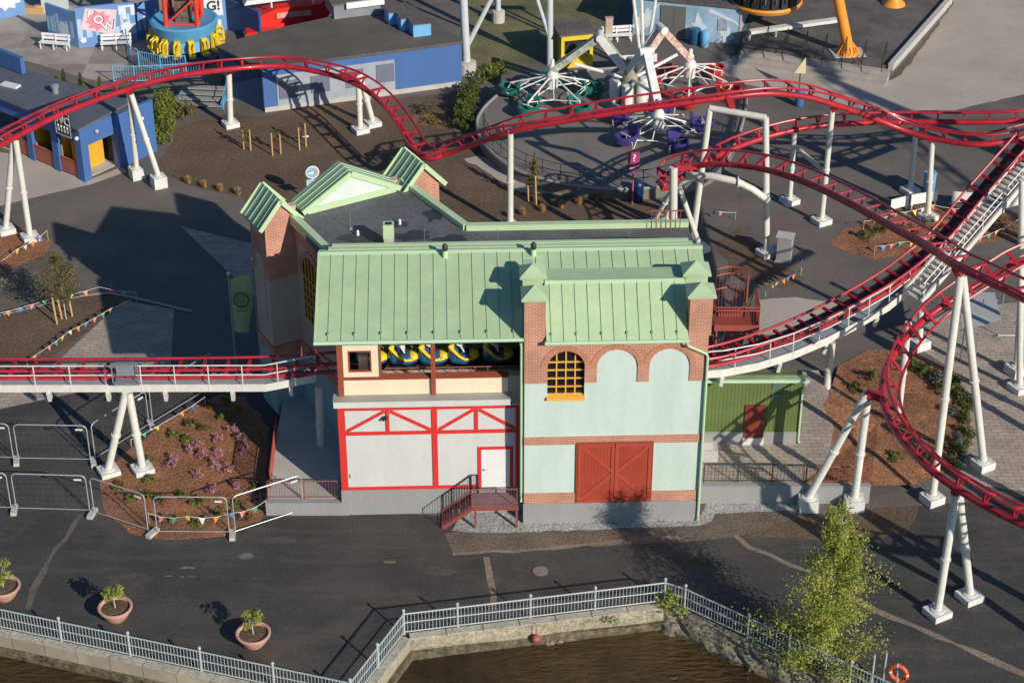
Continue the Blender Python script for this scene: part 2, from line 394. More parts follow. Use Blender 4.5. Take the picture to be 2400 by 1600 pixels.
sheet('plaza_asphalt', [(1640,150),(1700,192),(1850,218),(1990,252),(2180,257),(2352,217),(2600,170),(2600,-80),(2195,-80),(2190,10),(2070,172),(2030,192),(1720,112)], .008, PLAZA, .1, 2)
sheet('forecourt_paving', [(-80,340),(80,360),(200,415),(280,383),(292,394),(208,424),(110,446),(0,473),(-80,492)], .008, PLAZA)
sheet('grass_verge', [(1062,-60),(1062,190),(1115,182),(1200,160),(1290,100),(1420,30),(1440,-60)], .008, GRASS, .2)
sheet('soil_bed', [(362,375),(395,330),(400,295),(520,262),(600,268),(700,240),(905,228),(1060,208),(1075,215),(1045,260),(1040,300),(1100,335),(1190,405),(1300,438),(1480,452),(1540,500),(1530,560),(1000,540),(600,520),(560,455),(430,425),(380,400)], .008, SOIL, .12, 4)
sheet('mulch_patch', [(950,262),(985,255),(1025,262),(1035,285),(1010,298),(960,288)], .012, mat('rusty_mulch', (.22,.11,.05), .95, .35, 1, .6, speck=.5, spscale=9), .2, 5)
sheet('gravel_path', [(1065,365),(1100,358),(1230,418),(1340,440),(1320,449),(1190,440)], .012, PLAZA, .12, 6)
sheet('helix_soil', [(1640,560),(1700,520),(1760,590),(1850,640),(1800,664),(1700,640)], .008, SOIL, .2, 7)
sheet('side_paving', [(1740,690),(1830,682),(1960,700),(1910,765),(1740,770)], .008, PLAZA, .1, 8)
sheet('shaded_paving', [(415,520),(600,565),(610,705),(540,640)], .008, PAVE)
sheet('left_soil_bed', [(-60,730),(0,715),(110,688),(190,674),(250,672),(278,690),(265,706),(200,762),(100,836),(-60,850)], .008, SOIL, .05, 9)
strip('bed_kerb', [(-60,745),(0,724),(110,696),(190,679),(250,672),(330,688),(440,715)], .22, .06, KERB, 0)
sheet('mulch_bed', [(-60,545),(0,522),(85,528),(122,555),(108,582),(0,628),(-60,652)], .008, MULCH, .1, 10)
sheet('dusty_verge', [(-60,655),(0,630),(108,584),(190,640),(200,668),(110,684),(-60,725)], .008, mat('grey_brown_soil', (.13,.105,.085), .95, .3, .5, .4, speck=.35, spscale=8), .1, 11)
sheet('stone_paving', [(120,840),(205,762),(262,708),(285,692),(400,708),(392,850),(120,870)], .008, PAVE)
sheet('left_paving', [(-80,870),(210,850),(190,897),(60,926),(-80,956)], .010, PAVE)
sheet('front_mulch_bed', [(230,1110),(245,1075),(400,955),(505,905),(560,908),(620,985),(614,1060),(612,1160),(600,1195),(520,1230),(400,1240),(300,1226),(238,1172)], .012, MULCH, .1, 12)
sheet('rear_mulch_bed', [(1905,562),(1935,530),(2040,484),(2120,472),(2180,478),(2300,490),(2500,505),(2500,545),(2352,545),(2250,560),(2130,577),(2010,597),(1955,582)], .008, MULCH, .1, 13)
sheet('right_paving', [(2190,850),(2080,780),(2100,722),(2352,692),(2600,670),(2600,1130),(2352,1128),(2200,1106),(2228,1010),(2228,920)], .008, PAVE)
# right bed rises from the paving to the retaining wall
hi = [(2000,1115),(1840,1111),(1880,1080),(1905,1040),(1915,980),(1890,930),(1905,905)]
lo = [(1925,840),(1990,805),(2080,800),(2190,850),(2225,920),(2225,1010),(2180,1080),(2110,1112)]
mb = MB(); pts = [g(x, y, .88) for x, y in hi] + [g(x, y, .02) for x, y in lo]
mid = sum(pts, Vector())/len(pts); mid.z = .3; n = len(pts)
mb.add(pts+[mid], [(i, (i+1) % n, n) for i in range(n)]); structure('right_mulch_bed', mb, MULCH)
sheet('brown_gravel', [(1020,1225),(1120,1212),(1205,1209),(1612,1190),(1640,1170),(1830,1160),(1852,1178),(1850,1196),(1690,1231),(1500,1246),(1200,1261),(1040,1269)], .008, mat('brown_grit', (.145,.115,.09), .95, .25, .6, .6, speck=.4, spscale=9), .1, 14)
sheet('dark_soil', [(1850,1180),(1990,1168),(2110,1163),(2085,1228),(1950,1236),(1700,1236)], .010, SOIL, .12, 15)
sheet('gravel_strip', [(1038,1217),(1075,1160),(1200,1160),(1205,1192),(1610,1182),(1625,1152),(1840,1152),(1832,1171),(1642,1178),(1636,1196),(1612,1206),(1205,1221),(1120,1222)], .012, GRAV, .07, 16)
strip('dust_trail', [(1040,1271),(1270,1259),(1440,1241),(1560,1232)], .22, .012, DUST, .1)
strip('dust_trail', [(1118,1278),(1127,1330),(1136,1398)], .3, .012, DUST, .08)
strip('dust_trail', [(1690,1228),(1722,1256),(1860,1312),(1995,1393),(2150,1460),(2400,1566)], .28, .012, DUST, .1)
strip('dust_trail', [(188,1180),(110,1290),(75,1350),(62,1398)], .26, .012, mat('faint_dust', (.13,.11,.095), .95, .3, .8, .2, speck=.3, spscale=9), .1)
# water
mb = MB(); mb.quad((-300, -120, -1.02), (300, -120, -1.02), (300, 90, -1.02), (-300, 90, -1.02))
WATER = mat('pond_water', (.024, .018, .008), .09, .5, .16, col2=(.105, .066, .02))
_n = WATER.node_tree.nodes; _l = WATER.node_tree.links
_tc = _n.new('ShaderNodeTexCoord'); _mp = _n.new('ShaderNodeMapping'); _mp.inputs['Rotation'].default_value = (0, 0, R(35)); _mp.inputs['Scale'].default_value = (1.1, 4.5, 1)
_nz = _n.new('ShaderNodeTexNoise'); _nz.inputs['Scale'].default_value = 1.1; _nz.inputs['Detail'].default_value = 4
_bp = _n.new('ShaderNodeBump'); _bp.inputs['Strength'].default_value = 1; _bp.inputs['Distance'].default_value = .28
_l.new(_tc.outputs['Object'], _mp.inputs[0]); _l.new(_mp.outputs[0], _nz.inputs['Vector']); _l.new(_nz.outputs['Fac'], _bp.inputs['Height']); _l.new(_bp.outputs[0], _n['Principled BSDF'].inputs['Normal'])
structure('water', mb, WATER)
# quay walls
def quay(i, label, m, rough=False, seed=0):
    a, b = FENCE[i], FENCE[i+1]; L = (b-a).length; t = (b-a)/L; rz = math.atan2(t.y, t.x)
    o = thing('quay_wall', label, 'quay wall', a, rz)
    m0, m1 = FENCE, offset(FENCE, .34)
    def lx(P): v = Vector(P)-a; return v.dot(t)
    s0, s1 = lx(offset(FENCE, .34)[i]), lx(offset(FENCE, .34)[i+1])
    rn = random.Random(seed); nseg = max(2, int((s1-s0)/(.55 if rough else 1.5))); mbw = MB(); cop = MB()
    xs = [s0+(s1-s0)*k/nseg for k in range(nseg+1)]
    prof = [(0, .015), (-.34, .015), (-.36, -.60), (-.38, -.62), (-.50, -.66), (-.53, -2.2)] if not rough else [(0, .01), (-.34, 0), (-.40, -.3), (-.48, -.55), (-.60, -.85), (-.8, -2.2)]
    V = []
    for x in xs:
        for j, (y, z) in enumerate(prof):
            am = (.11 if rough else .025 if not m is STONE2 else .05) if j > 0 else 0
            V.append((x + rn.uniform(-am, am)*.3, y+rn.uniform(-am, am), z+rn.uniform(-am, am)*(.8 if j > 1 else .1)))
    n = len(prof); cut = 3 if not rough else 4; ml = MB()
    mbw.add(V, [(k*n+j, (k+1)*n+j, (k+1)*n+j+1, k*n+j+1) for k in range(nseg) for j in range(cut)])
    ml.add(V, [(k*n+j, (k+1)*n+j, (k+1)*n+j+1, k*n+j+1) for k in range(nseg) for j in range(cut, n-1)])
    part('wall', mbw, m, o, world=False); part('footing', ml, mat('mossy_wet_stone', (.085,.075,.04), .7, .5, 2.2, .8, col2=(.19,.16,.10), speck=.4, spscale=7), o, world=False)
    mbc = MB()
    for k in range(nseg if not rough else 0):
        mbc.box(xs[k]+.02, xs[k+1]-.02, -.40, -.02, .018, .07)
    if not rough: part('coping', mbc, mat('coping_stone', (.42, .385, .32), .9, .18, 1.2, .3, speck=.25, spscale=8), o, world=False)
    return o
quay(0, 'long stone quay wall under the railing in front of the potted shrubs', STONE, seed=1)
quay(1, 'short slanting stretch of quay wall between the two longer stone walls', STONE, seed=2)
quay(2, 'pale weathered quay wall along the brown water in front of the barn doors', STONE2, seed=3)
quay(3, 'tiny stretch of quay wall at the inner corner behind the bush', STONE2, seed=4)
quay(4, 'rough rubble quay bank running past the foot of the birch', mat('dark_shaded_rubble', (.20,.175,.13), .95, .4, 2.5, .9, speck=.45, spscale=6), True, seed=5)  # darker rock, with the shade on this bank also put into its colour
for k, (x, y, r) in enumerate([(1548, 1442, .55), (1578, 1447, .3), (1600, 1455, .3), (1690, 1500, .35), (1740, 1530, .4), (1262, 1474, .22), (1285, 1472, .16), (1308, 1464, .2)]):
    p = g(x, y, -.95)
    solo('boulder', MB().blob(p, (r*1.1, r*.8, r*.75), 30+k, .22), mat('granite_boulder', (.20, .17, .15), .9, .3, 3, .4, speck=.3, spscale=12),
         ['large reddish boulder in the corner of the basin', 'small rock just right of the large corner boulder', 'dark rock on the bank right of the corner boulder', 'rock at the water edge under the right-hand railing', 'rounded rock at the water edge nearest the birch',
          'leftmost small stone at the foot of the pale quay wall', 'middle small stone at the foot of the pale quay wall', 'rightmost small stone at the foot of the pale quay wall'][k], 'boulder', p, 'rocks at the water edge')
# railings along the quay
RAILM = mat('pale_railing_steel', (.42, .47, .48), .45, .06, 3)
def railing(line, label, posts, skip_first=False):
    o = thing('quay_railing', label, 'railing', line[0]); 
    P = [line[0].lerp(line[1], f) for f in posts]
    for k, p in enumerate(P):
        if k == 0 and skip_first: continue
        m = MB(); m.tube([p, p+Vector((0, 0, 1.22))], .05, 8); m.blob(p+Vector((0, 0, 1.27)), .075, 1, 0); part('post', m, RAILM, o)
    for z, r in ((1.08, .035), (.62, .026), (.14, .03)):
        part('rail', MB().tube([P[0]+Vector((0, 0, z)), P[-1]+Vector((0, 0, z))], r, 6), RAILM, o)
    for a, b in zip(P, P[1:]):
        L = (b-a).length; n = max(2, int(L/.145)); m = MB()
        for k in range(1, n):
            c = a.lerp(b, k/n); m.tube([c+Vector((0, 0, .14)), c+Vector((0, 0, 1.08))], .014, 4)
        part('balusters', m, RAILM, o)
    return o
def fr(line, xs):       # fractions along a line for given photo columns (full-size)
    out = []
    for x in xs:
        lo_, hi_ = 0.0, 1.0
        for _ in range(40):
            md = (lo_+hi_)/2; p = line[0].lerp(line[1], md)
            dep = p.y*_c + CAMH*_s; X = 1200 + FPX*p.x/dep
            if (X < x) == (line[1].x > line[0].x): lo_ = md
            else: hi_ = md
        out.append((lo_+hi_)/2)
    return out
railing([QA, QB], 'long pale steel railing along the left quay in front of the potted shrubs', [0]+fr([QA, QB], [-180, -18, 145, 306, 473, 643])+[1])
railing([QB, QC], 'short slanting railing joining the left railing to the middle one', [0, .5, 1], True)
railing([QC, QD], 'pale railing above the brown water in front of the barn-door building', [0]+fr([QC, QD], [1073, 1243, 1394])+[1], True)
railing([QD, QE], 'very short railing piece across the inner corner above the bush', [0, 1], True)
railing([QE, QF], 'railing on the right quay running behind the birch', [0]+fr([QE, QF], [1751, 1847, 1933, 1990, 2150, 2300])+[1], True)
# terraces and retaining walls beside the station
def terrace(name, pix, z, m, wall_m):
    pts = [g(x, y, z) for x, y in pix]; mb = MB(); n = len(pts)
    mb.add(pts, [tuple(range(n))]); structure(name, mb, m)
    return pts
TR = terrace('right_terrace', [(1612,1112),(1840,1110),(1880,1080),(1905,1040),(1915,980),(1890,930),(1905,905),(1880,850),(1640,850),(1612,1000)], .9, PAVE, CONC)
mb = MB(); a, b = g(1600,1113,.9), g(1998,1113,.9); mb.add([(a.x,a.y-.2,0),(b.x,b.y-.2,0),(b.x,b.y+.1,0),(a.x,a.y+.1,0),(a.x,a.y-.2,.96),(b.x,b.y-.2,.96),(b.x,b.y+.1,.96),(a.x,a.y+.1,.96)], [(0,1,5,4),(1,2,6,5),(2,3,7,6),(3,0,4,7),(4,5,6,7)])
solo('retaining_wall', mb, CONC, 'low grey concrete retaining wall to the right of the barn-door building', 'wall', (a.x, a.y, 0))
TL = terrace('left_terrace', [(612,1150),(785,1150),(800,1000),(800,900),(735,897),(655,897),(638,985),(624,1060)], .68, CONCL, CONC)
mb = MB(); a, b = g(611,1151,.68), g(786,1150,.68); mb.box(a.x, b.x+.3, a.y-.15, a.y+.15, 0, .70); mb.add([(a.x,a.y,0),(a.x,a.y,.7),(g(638,985,.68).x,g(638,985,.68).y,.7),(g(638,985,.68).x,g(638,985,.68).y,0)], [(0,1,2,3)])
solo('retaining_wall', mb, CONC, 'low concrete retaining wall under the dark red railing left of the white wall', 'wall', (a.x, a.y, 0))
p = g(1241, 1311, .012); solo('manhole_cover', MB().lathe([(.34, 0), (.34, .02), (.30, .025)], p, 24), mat('rusty_iron', (.22,.17,.14), .7, .2, 9), 'round rusty manhole cover in the asphalt in front of the railing', 'manhole cover', p)

for k, (x, y, rx, ry) in enumerate(((430,1303,.35,.10),(388,1322,.22,.07),(418,1324,.12,.06),(440,1323,.22,.05),(566,1276,.4,.28),(893,1290,.3,.14),(1735,1262,.2,.1),(640,1240,.9,.35),(1010,1310,.9,.4),(300,1330,1.2,.5))):
    c = g(x, y, .010+.0004*k); rn = random.Random(k); m = MB(); n = 16
    m.add([c+Vector((rx*math.cos(2*math.pi*i/n)*rn.uniform(.6,1.2), ry*math.sin(2*math.pi*i/n)*rn.uniform(.6,1.2), 0)) for i in range(n)], [tuple(range(n))])
    structure('dust_spot', m, mat('pale_scuff', (.16,.135,.115), .95, .3, 3, .2, speck=.4, spscale=12) if k < 7 else mat('soft_scuff', (.075,.067,.06), .9, .25, 2, .2, speck=.3, spscale=12))
# ================================================================ RIDE STATION
ST = thing('station_building', 'coaster station with green metal roof, white timbered wall and mint pavilion with barn doors', 'building', (0.5, 70.85, 0), R(2))
def sp(name, mb, m, parent=None, sm=False, label=None): return part(name, mb, m, parent or ST, sm, world=False, label=label)
# --- pavilion
def arch_pts(cx, hw, z0, zs, n=14):            # left foot, over the arch, right foot
    return [(cx-hw, z0)] + [(cx-hw*math.cos(math.pi*k/n), zs+hw*math.sin(math.pi*k/n)) for k in range(n+1)] + [(cx+hw, z0)]
WIN = (1.82, .80, 6.70, 8.27); A2 = (4.02, .87, 7.44, 8.25); A3 = (6.27, .87, 7.44, 8.25)
mb = MB()
wp = arch_pts(WIN[0], WIN[1], WIN[2], WIN[3]); h = len(wp)//2
mb.xz([(.04, 1.08), (WIN[0], 1.08), (WIN[0], WIN[2])] + wp[:h+1] + [(WIN[0], 9.75), (.04, 9.75)], .03, .3)
mb.xz([(WIN[0], 1.08), (7.86, 1.08), (7.86, 9.75), (WIN[0], 9.75)] + wp[h:] + [(WIN[0], WIN[2])], .03, .3)
mb.box(.04, .34, .3, 2.6, 1.08, 9.75); mb.box(7.56, 7.86, .3, 2.6, 1.08, 9.75)
sp('pavilion_wall', mb, MINT)
mb = MB(); ol = [(.03, 7.45)]
for a in (WIN, A2, A3): ol += arch_pts(a[0], a[1], 7.45, a[3])
ol += [(7.87, 7.44), (7.87, 9.74), (.03, 9.74)]
mb.xz(ol, -.02, .03); mb.xz([(.03, 4.25), (7.87, 4.25), (7.87, 4.67), (.03, 4.67)], -.02, .03)
mb.xz([(.03, 1.10), (2.36, 1.10), (2.36, 1.64), (.03, 1.64)], -.02, .03); mb.xz([(5.70, 1.10), (7.87, 1.10), (7.87, 1.64), (5.70, 1.64)], -.02, .03)
sp('brickwork', mb, BRICK)
for a in (WIN, A2, A3):
    mb = MB(); n = 30; rn = random.Random(int(a[0]*10))
    for k in range(n):
        t0, t1 = math.pi*(k+.10)/n, math.pi*(k+.90)/n; r0, r1 = a[1]+.005, a[1]+.27
        f = [(a[0]-r*math.cos(t), a[3]+r*math.sin(t)) for r, t in ((r0, t0), (r1, t0), (r1, t1), (r0, t1))]
        y = -.05+rn.uniform(-.006, .006); mb.xz(f[::-1], y, -.021)
    sp('brick_arch', mb, BRICKV)
sp('plinth', MB().box(.0, 7.9, -.04, 2.6, -.1, 1.09), CONC)
# arched window
wn = sp('arched_window', MB().xz(arch_pts(WIN[0], WIN[1]-.01, WIN[2]+.02, WIN[3]), .24, .27), GLASS)
mb = MB(); cx, hw = WIN[0], WIN[1]
for x in (cx-.4, cx, cx+.4):
    top = WIN[3] + math.sqrt(max(0, hw**2-(x-cx)**2)); mb.box(x-.028, x+.028, .17, .23, WIN[2]+.1, top)
for z in (WIN[2]+.46, WIN[2]+.88, WIN[2]+1.30, WIN[2]+1.70):
    ww = hw if z < WIN[3] else math.sqrt(hw**2-(z-WIN[3])**2); mb.box(cx-ww, cx+ww, .165, .225, z-.028, z+.028)
sp('glazing_bars', mb, YEL, wn)
sp('sill', MB().add([(cx-hw-.03, .2, WIN[2]+.12), (cx+hw+.03, .2, WIN[2]+.12), (cx+hw+.03, -.09, WIN[2]+.02), (cx-hw-.03, -.09, WIN[2]+.02), (cx-hw-.03, .2, WIN[2]-.1), (cx+hw+.03, .2, WIN[2]-.1), (cx+hw+.03, -.09, WIN[2]-.1), (cx-hw-.03, -.09, WIN[2]-.1)], [(0,1,2,3),(3,2,6,7),(0,3,7,4),(1,5,6,2),(4,7,6,5)]), YEL, wn)
# barn doors
for s, (x0, x1) in enumerate(((2.40, 4.02), (4.04, 5.66))):
    d = sp('barn_door', MB().box(x0, x1, -.05, .03, 1.12, 4.30), BARN)
    mb = MB(); z0, z1 = 1.14, 4.28; zc = (z0+z1)/2; xo = x0 if s == 0 else x1; xi = x1 if s == 0 else x0; sg = 1 if s == 0 else -1
    for z in (z0+.07, z1-.07): mb.box(x0+.004, x1-.004, -.085, -.051, z-.07, z+.07)
    mb.box(x0+.004, x0+.15, -.088, -.052, z0+.145, z1-.145); mb.box(x1-.15, x1-.004, -.088, -.052, z0+.145, z1-.145)
    mb.bar((xo+sg*.16, -.066, z1-.16), (xi-sg*.13, -.066, zc+.1), .03, .14); mb.bar((xo+sg*.16, -.062, z0+.16), (xi-sg*.13, -.062, zc-.1), .03, .14)
    sp('brace', mb, BARNP, d)
sp('door_frame', MB().box(2.33, 5.73, -.06, .02, 4.31, 4.37).box(2.33, 2.395, -.06, .02, 1.1, 4.308).box(5.665, 5.73, -.06, .02, 1.1, 4.308), BROWN)
# brick piers with little pyramid caps
for k, (x0, x1, y0, y1) in enumerate(((.02, .92, -.03, .87), (7.0, 7.96, -.03, .87), (.02, .92, 1.85, 2.7), (7.0, 7.96, 1.85, 2.7))):
    pr = sp('brick_pier' if k < 2 else 'clad_pier', MB().box(x0, x1, y0, y1, 9.0 if k > 1 else 9.741, 11.62), BRICK if k < 2 else ROOFG)
    if k == 1: pass
    o_ = .13; cx, cy = (x0+x1)/2, (y0+y1)/2; mb = MB()
    mb.box(x0-o_, x1+o_, y0-o_, y1+o_, 11.60, 11.70)
    b = [(x0-o_, y0-o_, 11.704), (x1+o_, y0-o_, 11.704), (x1+o_, y1+o_, 11.704), (x0-o_, y1+o_, 11.704)]
    mb.add(b + [(cx, cy, 12.10)], [(0,1,4),(1,2,4),(2,3,4),(3,0,4)]); sp('pier_cap', mb, ROOFG, pr)
# pavilion roof
mb = MB(); mb.yz([(-.28, 9.70), (1.85, 11.42), (3.0, 11.40), (3.0, 10.2), (.3, 9.6)], .95, 6.97); pav_roof = sp('pavilion_roof', mb, ROOFG)
mb = MB(); sl = (11.42-9.70)/2.13
for k in range(12):
    x = 1.16+k*.535
    if x > 6.9: break
    mb.add([(x-.009, -.27, 9.71), (x+.009, -.27, 9.71), (x+.009, 1.84, 11.42), (x-.009, 1.84, 11.42), (x-.009, -.29, 9.735), (x+.009, -.29, 9.735), (x+.009, 1.82, 11.445), (x-.009, 1.82, 11.445)], [(4,5,6,7),(0,4,7,3),(1,2,6,5),(0,1,5,4),(3,7,6,2)])
sp('standing_seams', mb, ROOFD, pav_roof)
for k in range(0, 12, 2):
    x = 1.16+k*.535; sp('snow_hook', MB().box(x-.035, x+.035, -.09, .03, 9.86, 9.99), ROOFD, pav_roof)
sp('ridge_cap', MB().yz([(1.72, 11.36), (1.85, 11.47), (2.0, 11.455), (2.0, 11.41)], .96, 6.96), ROOFE, pav_roof)
sp('gutter', MB().tube([(.88, -.34, 9.66), (7.03, -.34, 9.66)], .085, 10), GUT, sm=True)
dp = sp('downpipe', MB().tube([(6.93, -.34, 9.62), (6.93, -.30, 9.40), (7.02, -.14, 9.28), (7.80, -.10, 8.86), (7.86, -.10, 8.72), (7.86, -.10, .25), (7.86, -.22, .12)], .062, 8), GUT, sm=True)
sp('downpipe', MB().tube([(-.12, .1, 9.42), (-.10, .12, 9.2), (-.09, .14, 3.4), (-.09, .14, 1.4), (-.09, -.02, 1.2)], .055, 8), GUT, sm=True)
# --- lower white wall
LY = .95
sp('lower_wall', MB().box(-8.1, .03, LY, 5.4, 1.35, 5.80), WHITE)
sp('plinth', MB().box(-8.14, .03, LY-.05, 5.4, -.1, 1.36), CONC)
mb = MB(); y0, y1 = LY-.045, LY+.01
def tb(x0, x1, z0, z1, d=0): mb.box(x0, x1, y0-d, y1, z0, z1)
tb(-8.11, -7.80, 1.38, 5.74, .004); tb(-4.0, -3.76, 1.5, 5.74, .004); tb(-.30, -.06, 1.38, 5.74, .004)
tb(-7.80, -2.0, 1.365, 1.52); tb(-7.80, -4.0, 4.32, 4.50); tb(-3.76, -.30, 4.32, 4.50); tb(-7.80, -.30, 5.62, 5.74, -.003)
tb(-6.02, -5.86, 4.50, 5.62); tb(-2.12, -1.96, 4.50, 5.62)
for xc, xa, xb in ((-5.94, -7.80, -4.0), (-2.04, -3.76, -.30)):
    for xe, sg in ((xa, -1), (xb, 1)): mb.bar((xc+sg*.12, LY-.012, 5.56), (xe-sg*.05, LY-.012, 4.54), .056, .15)
tb(-1.99, -1.85, 1.38, 3.43); tb(-1.99, -.42, 3.43, 3.57); tb(-.56, -.42, 1.38, 3.43)
sp('timber_frame', mb, RED)
dr = sp('door', MB().box(-1.84, -.57, LY-.03, LY+.02, 1.38, 3.42), WPAINT)
sp('handle', MB().box(-1.74, -1.58, LY-.075, LY-.05, 2.34, 2.37).box(-1.76, -1.72, LY-.075, LY-.03, 2.30, 2.41), STG, dr)
sp('door', MB().box(-7.72, -7.69, LY-.035, LY, 2.02, 2.22), DARK, label='small dark latch on the wide white wall panel')
sp('wall_camera', MB().tube([(-6.1, LY-.05, 5.28), (-6.12, LY-.22, 5.2)], .06, 8).blob((-6.0, LY-.12, 5.26), .1, 3, .1), DARK)
# cornice and upper parapet
sp('cornice', MB().box(-8.25, -.55, .60, 1.3, 5.97, 6.30), WHITE)
sp('cornice_capping', MB().add([(-8.27, .58, 6.305), (-.53, .58, 6.305), (-.53, 1.11, 6.33), (-8.27, 1.11, 6.33), (-8.27, .58, 6.28), (-.53, .58, 6.28)], [(0,1,2,3), (4,5,1,0)]), mat('grey_flashing', (.33,.33,.31), .6, .06, 1))
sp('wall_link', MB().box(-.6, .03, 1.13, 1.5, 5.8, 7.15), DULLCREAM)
sp('parapet', MB().box(-7.78, -.62, 1.10, 1.34, 6.1, 7.15), CREAM)
sp('parapet_capping', MB().add([(-7.8, 1.07, 7.155), (-.62, 1.07, 7.155), (-.62, 1.42, 7.22), (-7.8, 1.42, 7.22), (-7.8, 1.07, 7.10), (-.62, 1.07, 7.10)], [(0,1,2,3), (4,5,1,0)]), BROWN)
for x0, x1 in ((-8.02, -7.79), (-3.98, -3.78)): sp('post', MB().box(x0, x1, .98, 1.09, 6.2, 9.6), BROWN)
bo = sp('control_booth', MB().box(-7.77, -7.54, 1.12, 1.2, 7.24, 9.6).box(-6.54, -6.22, 1.12, 1.2, 7.24, 9.6).box(-7.54, -6.54, 1.12, 1.2, 7.24, 7.50).box(-7.54, -6.54, 1.12, 1.2, 8.58, 9.6).box(-7.77, -7.70, 1.21, 2.5, 7.0, 9.6).box(-6.29, -6.22, 1.21, 2.5, 7.0, 9.6), CREAM)
sp('window', MB().box(-7.54, -7.48, 1.10, 1.22, 7.50, 8.58).box(-6.60, -6.54, 1.10, 1.22, 7.50, 8.58).box(-7.48, -6.60, 1.10, 1.22, 7.50, 7.56).box(-7.48, -6.60, 1.10, 1.22, 8.52, 8.58), BROWN, bo)
sp('cabinet', MB().box(-7.15, -6.75, 2.0, 2.45, 6.4, 7.75), CREAM, bo)
sp('post', MB().box(-6.21, -6.12, 1.08, 1.2, 7.25, 9.6), BROWN)
# platform inside the hall
sp('platform_floor', MB().box(-8.1, -.1, 1.36, 2.78, 6.3, 6.5).box(.35, 7.5, 2.65, 2.78, 6.3, 6.5).box(-8.1, 8.0, 4.75, 5.5, 6.3, 6.58), CONCL)
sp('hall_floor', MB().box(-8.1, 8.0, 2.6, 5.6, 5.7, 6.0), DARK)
mb = MB()
for k in range(12): mb.box(-6.0+k*.56, -5.96+k*.56, 1.66, 1.70, 6.5, 7.3)
mb.tube([(-6.0, 1.68, 7.3), (.2, 1.68, 7.3)], .028, 6); sp('platform_railing', mb, BROWN)
for x in (-7.9, 7.7): sp('post', MB().box(x, x+.2, 4.8, 5.0, 0, 10.6), BROWN)
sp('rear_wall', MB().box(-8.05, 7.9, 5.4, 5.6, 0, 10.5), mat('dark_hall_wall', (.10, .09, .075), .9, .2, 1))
sp('side_wall', MB().box(7.6, 7.9, 2.6, 5.4, 0, 6.3), MINT)
# main roof
EV, RG, ZE, ZR = .15, 5.2, 9.66, 11.15
rf = sp('roof', MB().yz([(EV, ZE), (RG, ZR), (RG+.55, ZR-.12), (RG+.55, ZR-.5), (RG, ZR-.3), (EV, ZE-.12)], -8.86, 0.0).yz([(2.4, ZE+(2.4-EV)*(ZR-ZE)/(RG-EV)), (RG, ZR), (RG+.55, ZR-.12), (RG+.55, ZR-.5), (RG, ZR-.3), (2.4, 9.9)], .0, 8.12), ROOFG)
mb = MB(); k = 0; x = -8.3
while x < 8.0:
    ya = EV if x < -.02 else 2.4; za = ZE+(ya-EV)*(ZR-ZE)/(RG-EV); yb, zb = RG-.12, ZR-.035
    mb.add([(x-.009, ya, za+.001), (x+.009, ya, za+.001), (x+.009, yb, zb), (x-.009, yb, zb), (x-.009, ya, za+.03), (x+.009, ya, za+.03), (x+.009, yb, zb+.03), (x-.009, yb, zb+.03)], [(4,5,6,7),(0,4,7,3),(1,2,6,5),(0,1,5,4),(3,7,6,2)])
    x += .563
sp('standing_seams', mb, ROOFD, rf)
for k in range(0, 15, 2): sp('snow_hook', MB().box(-8.3+k*.563-.035, -8.3+k*.563+.035, .42, .58, 9.72, 9.86), ROOFD, rf)
sp('ridge_cap', MB().yz([(RG-.16, ZR-.03), (RG, ZR+.06), (RG+.2, ZR+.02), (RG+.2, ZR-.03)], -8.88, 8.14), ROOFE, rf)
sp('rear_coping', MB().box(-8.45, 7.75, RG+.36, RG+.62, ZR-.35, ZR-.02).box(-8.3, 7.6, RG+.72, RG+.92, ZR-.5, ZR-.03), ROOFE, rf)
sp('verge_trim', MB().add([(-8.89, EV, ZE+.05), (-8.89, RG, ZR+.05), (-8.89, RG, ZR-.22), (-8.89, EV, ZE-.2), (-8.80, EV, ZE+.05), (-8.80, RG, ZR+.05)], [(0,1,2,3), (0,4,5,1)]), ROOFE, rf)
sp('gutter', MB().tube([(-8.9, EV-.06, ZE-.05), (.0, EV-.06, ZE-.05)], .09, 10), GUT, sm=True)
sp('fascia', MB().box(-8.84, -.0, EV+.03, EV+.08, ZE-.13, ZE-.03), GUT)
# flat roof behind the ridge and over the entrance wing
ZF = 10.45
c28, s28 = math.cos(R(28)), math.sin(R(28)); P0 = (-8.45, 6.15)
def wg(u, v, z=0): return (P0[0]+u*c28-v*s28, P0[1]+u*s28+v*c28, z)
FU, FV = 6.15, 4.9
fl = [(-8.5, 5.7), (7.9, 5.7), (7.9, 8.45), (-2.35, 8.45)] + [wg(FU, FV)[:2], wg(.1, FV)[:2]]
sp('flat_roof', MB().prism(fl, ZF-.3, ZF), FELT)
rn = random.Random(5)
for k, (x, y, rx, ry) in enumerate(((-7.1, 7.95, .95, .5), (-4.75, 7.95, .9, .45), (-5.4, 9.05, .5, .3), (-3.75, 10.0, .45, .75), (-3.0, 7.6, .8, .35), (1.2, 7.3, 1.5, .14), (4.9, 7.3, 1.3, .25))):
    a = MB(); n = 60; ph = rn.random()*6
    a.add([(x+rx*math.cos(2*math.pi*i/n)*(1+.22*math.sin(3*2*math.pi*i/n+ph)+.12*math.sin(7*2*math.pi*i/n+2*ph)), y+ry*math.sin(2*math.pi*i/n)*(1+.25*math.cos(2*2*math.pi*i/n+ph)+.16*math.sin(5*2*math.pi*i/n)), ZF+.004+.001*k) for i in range(n)], [tuple(range(n))])
    sp('damp_patch', a, FELT2)
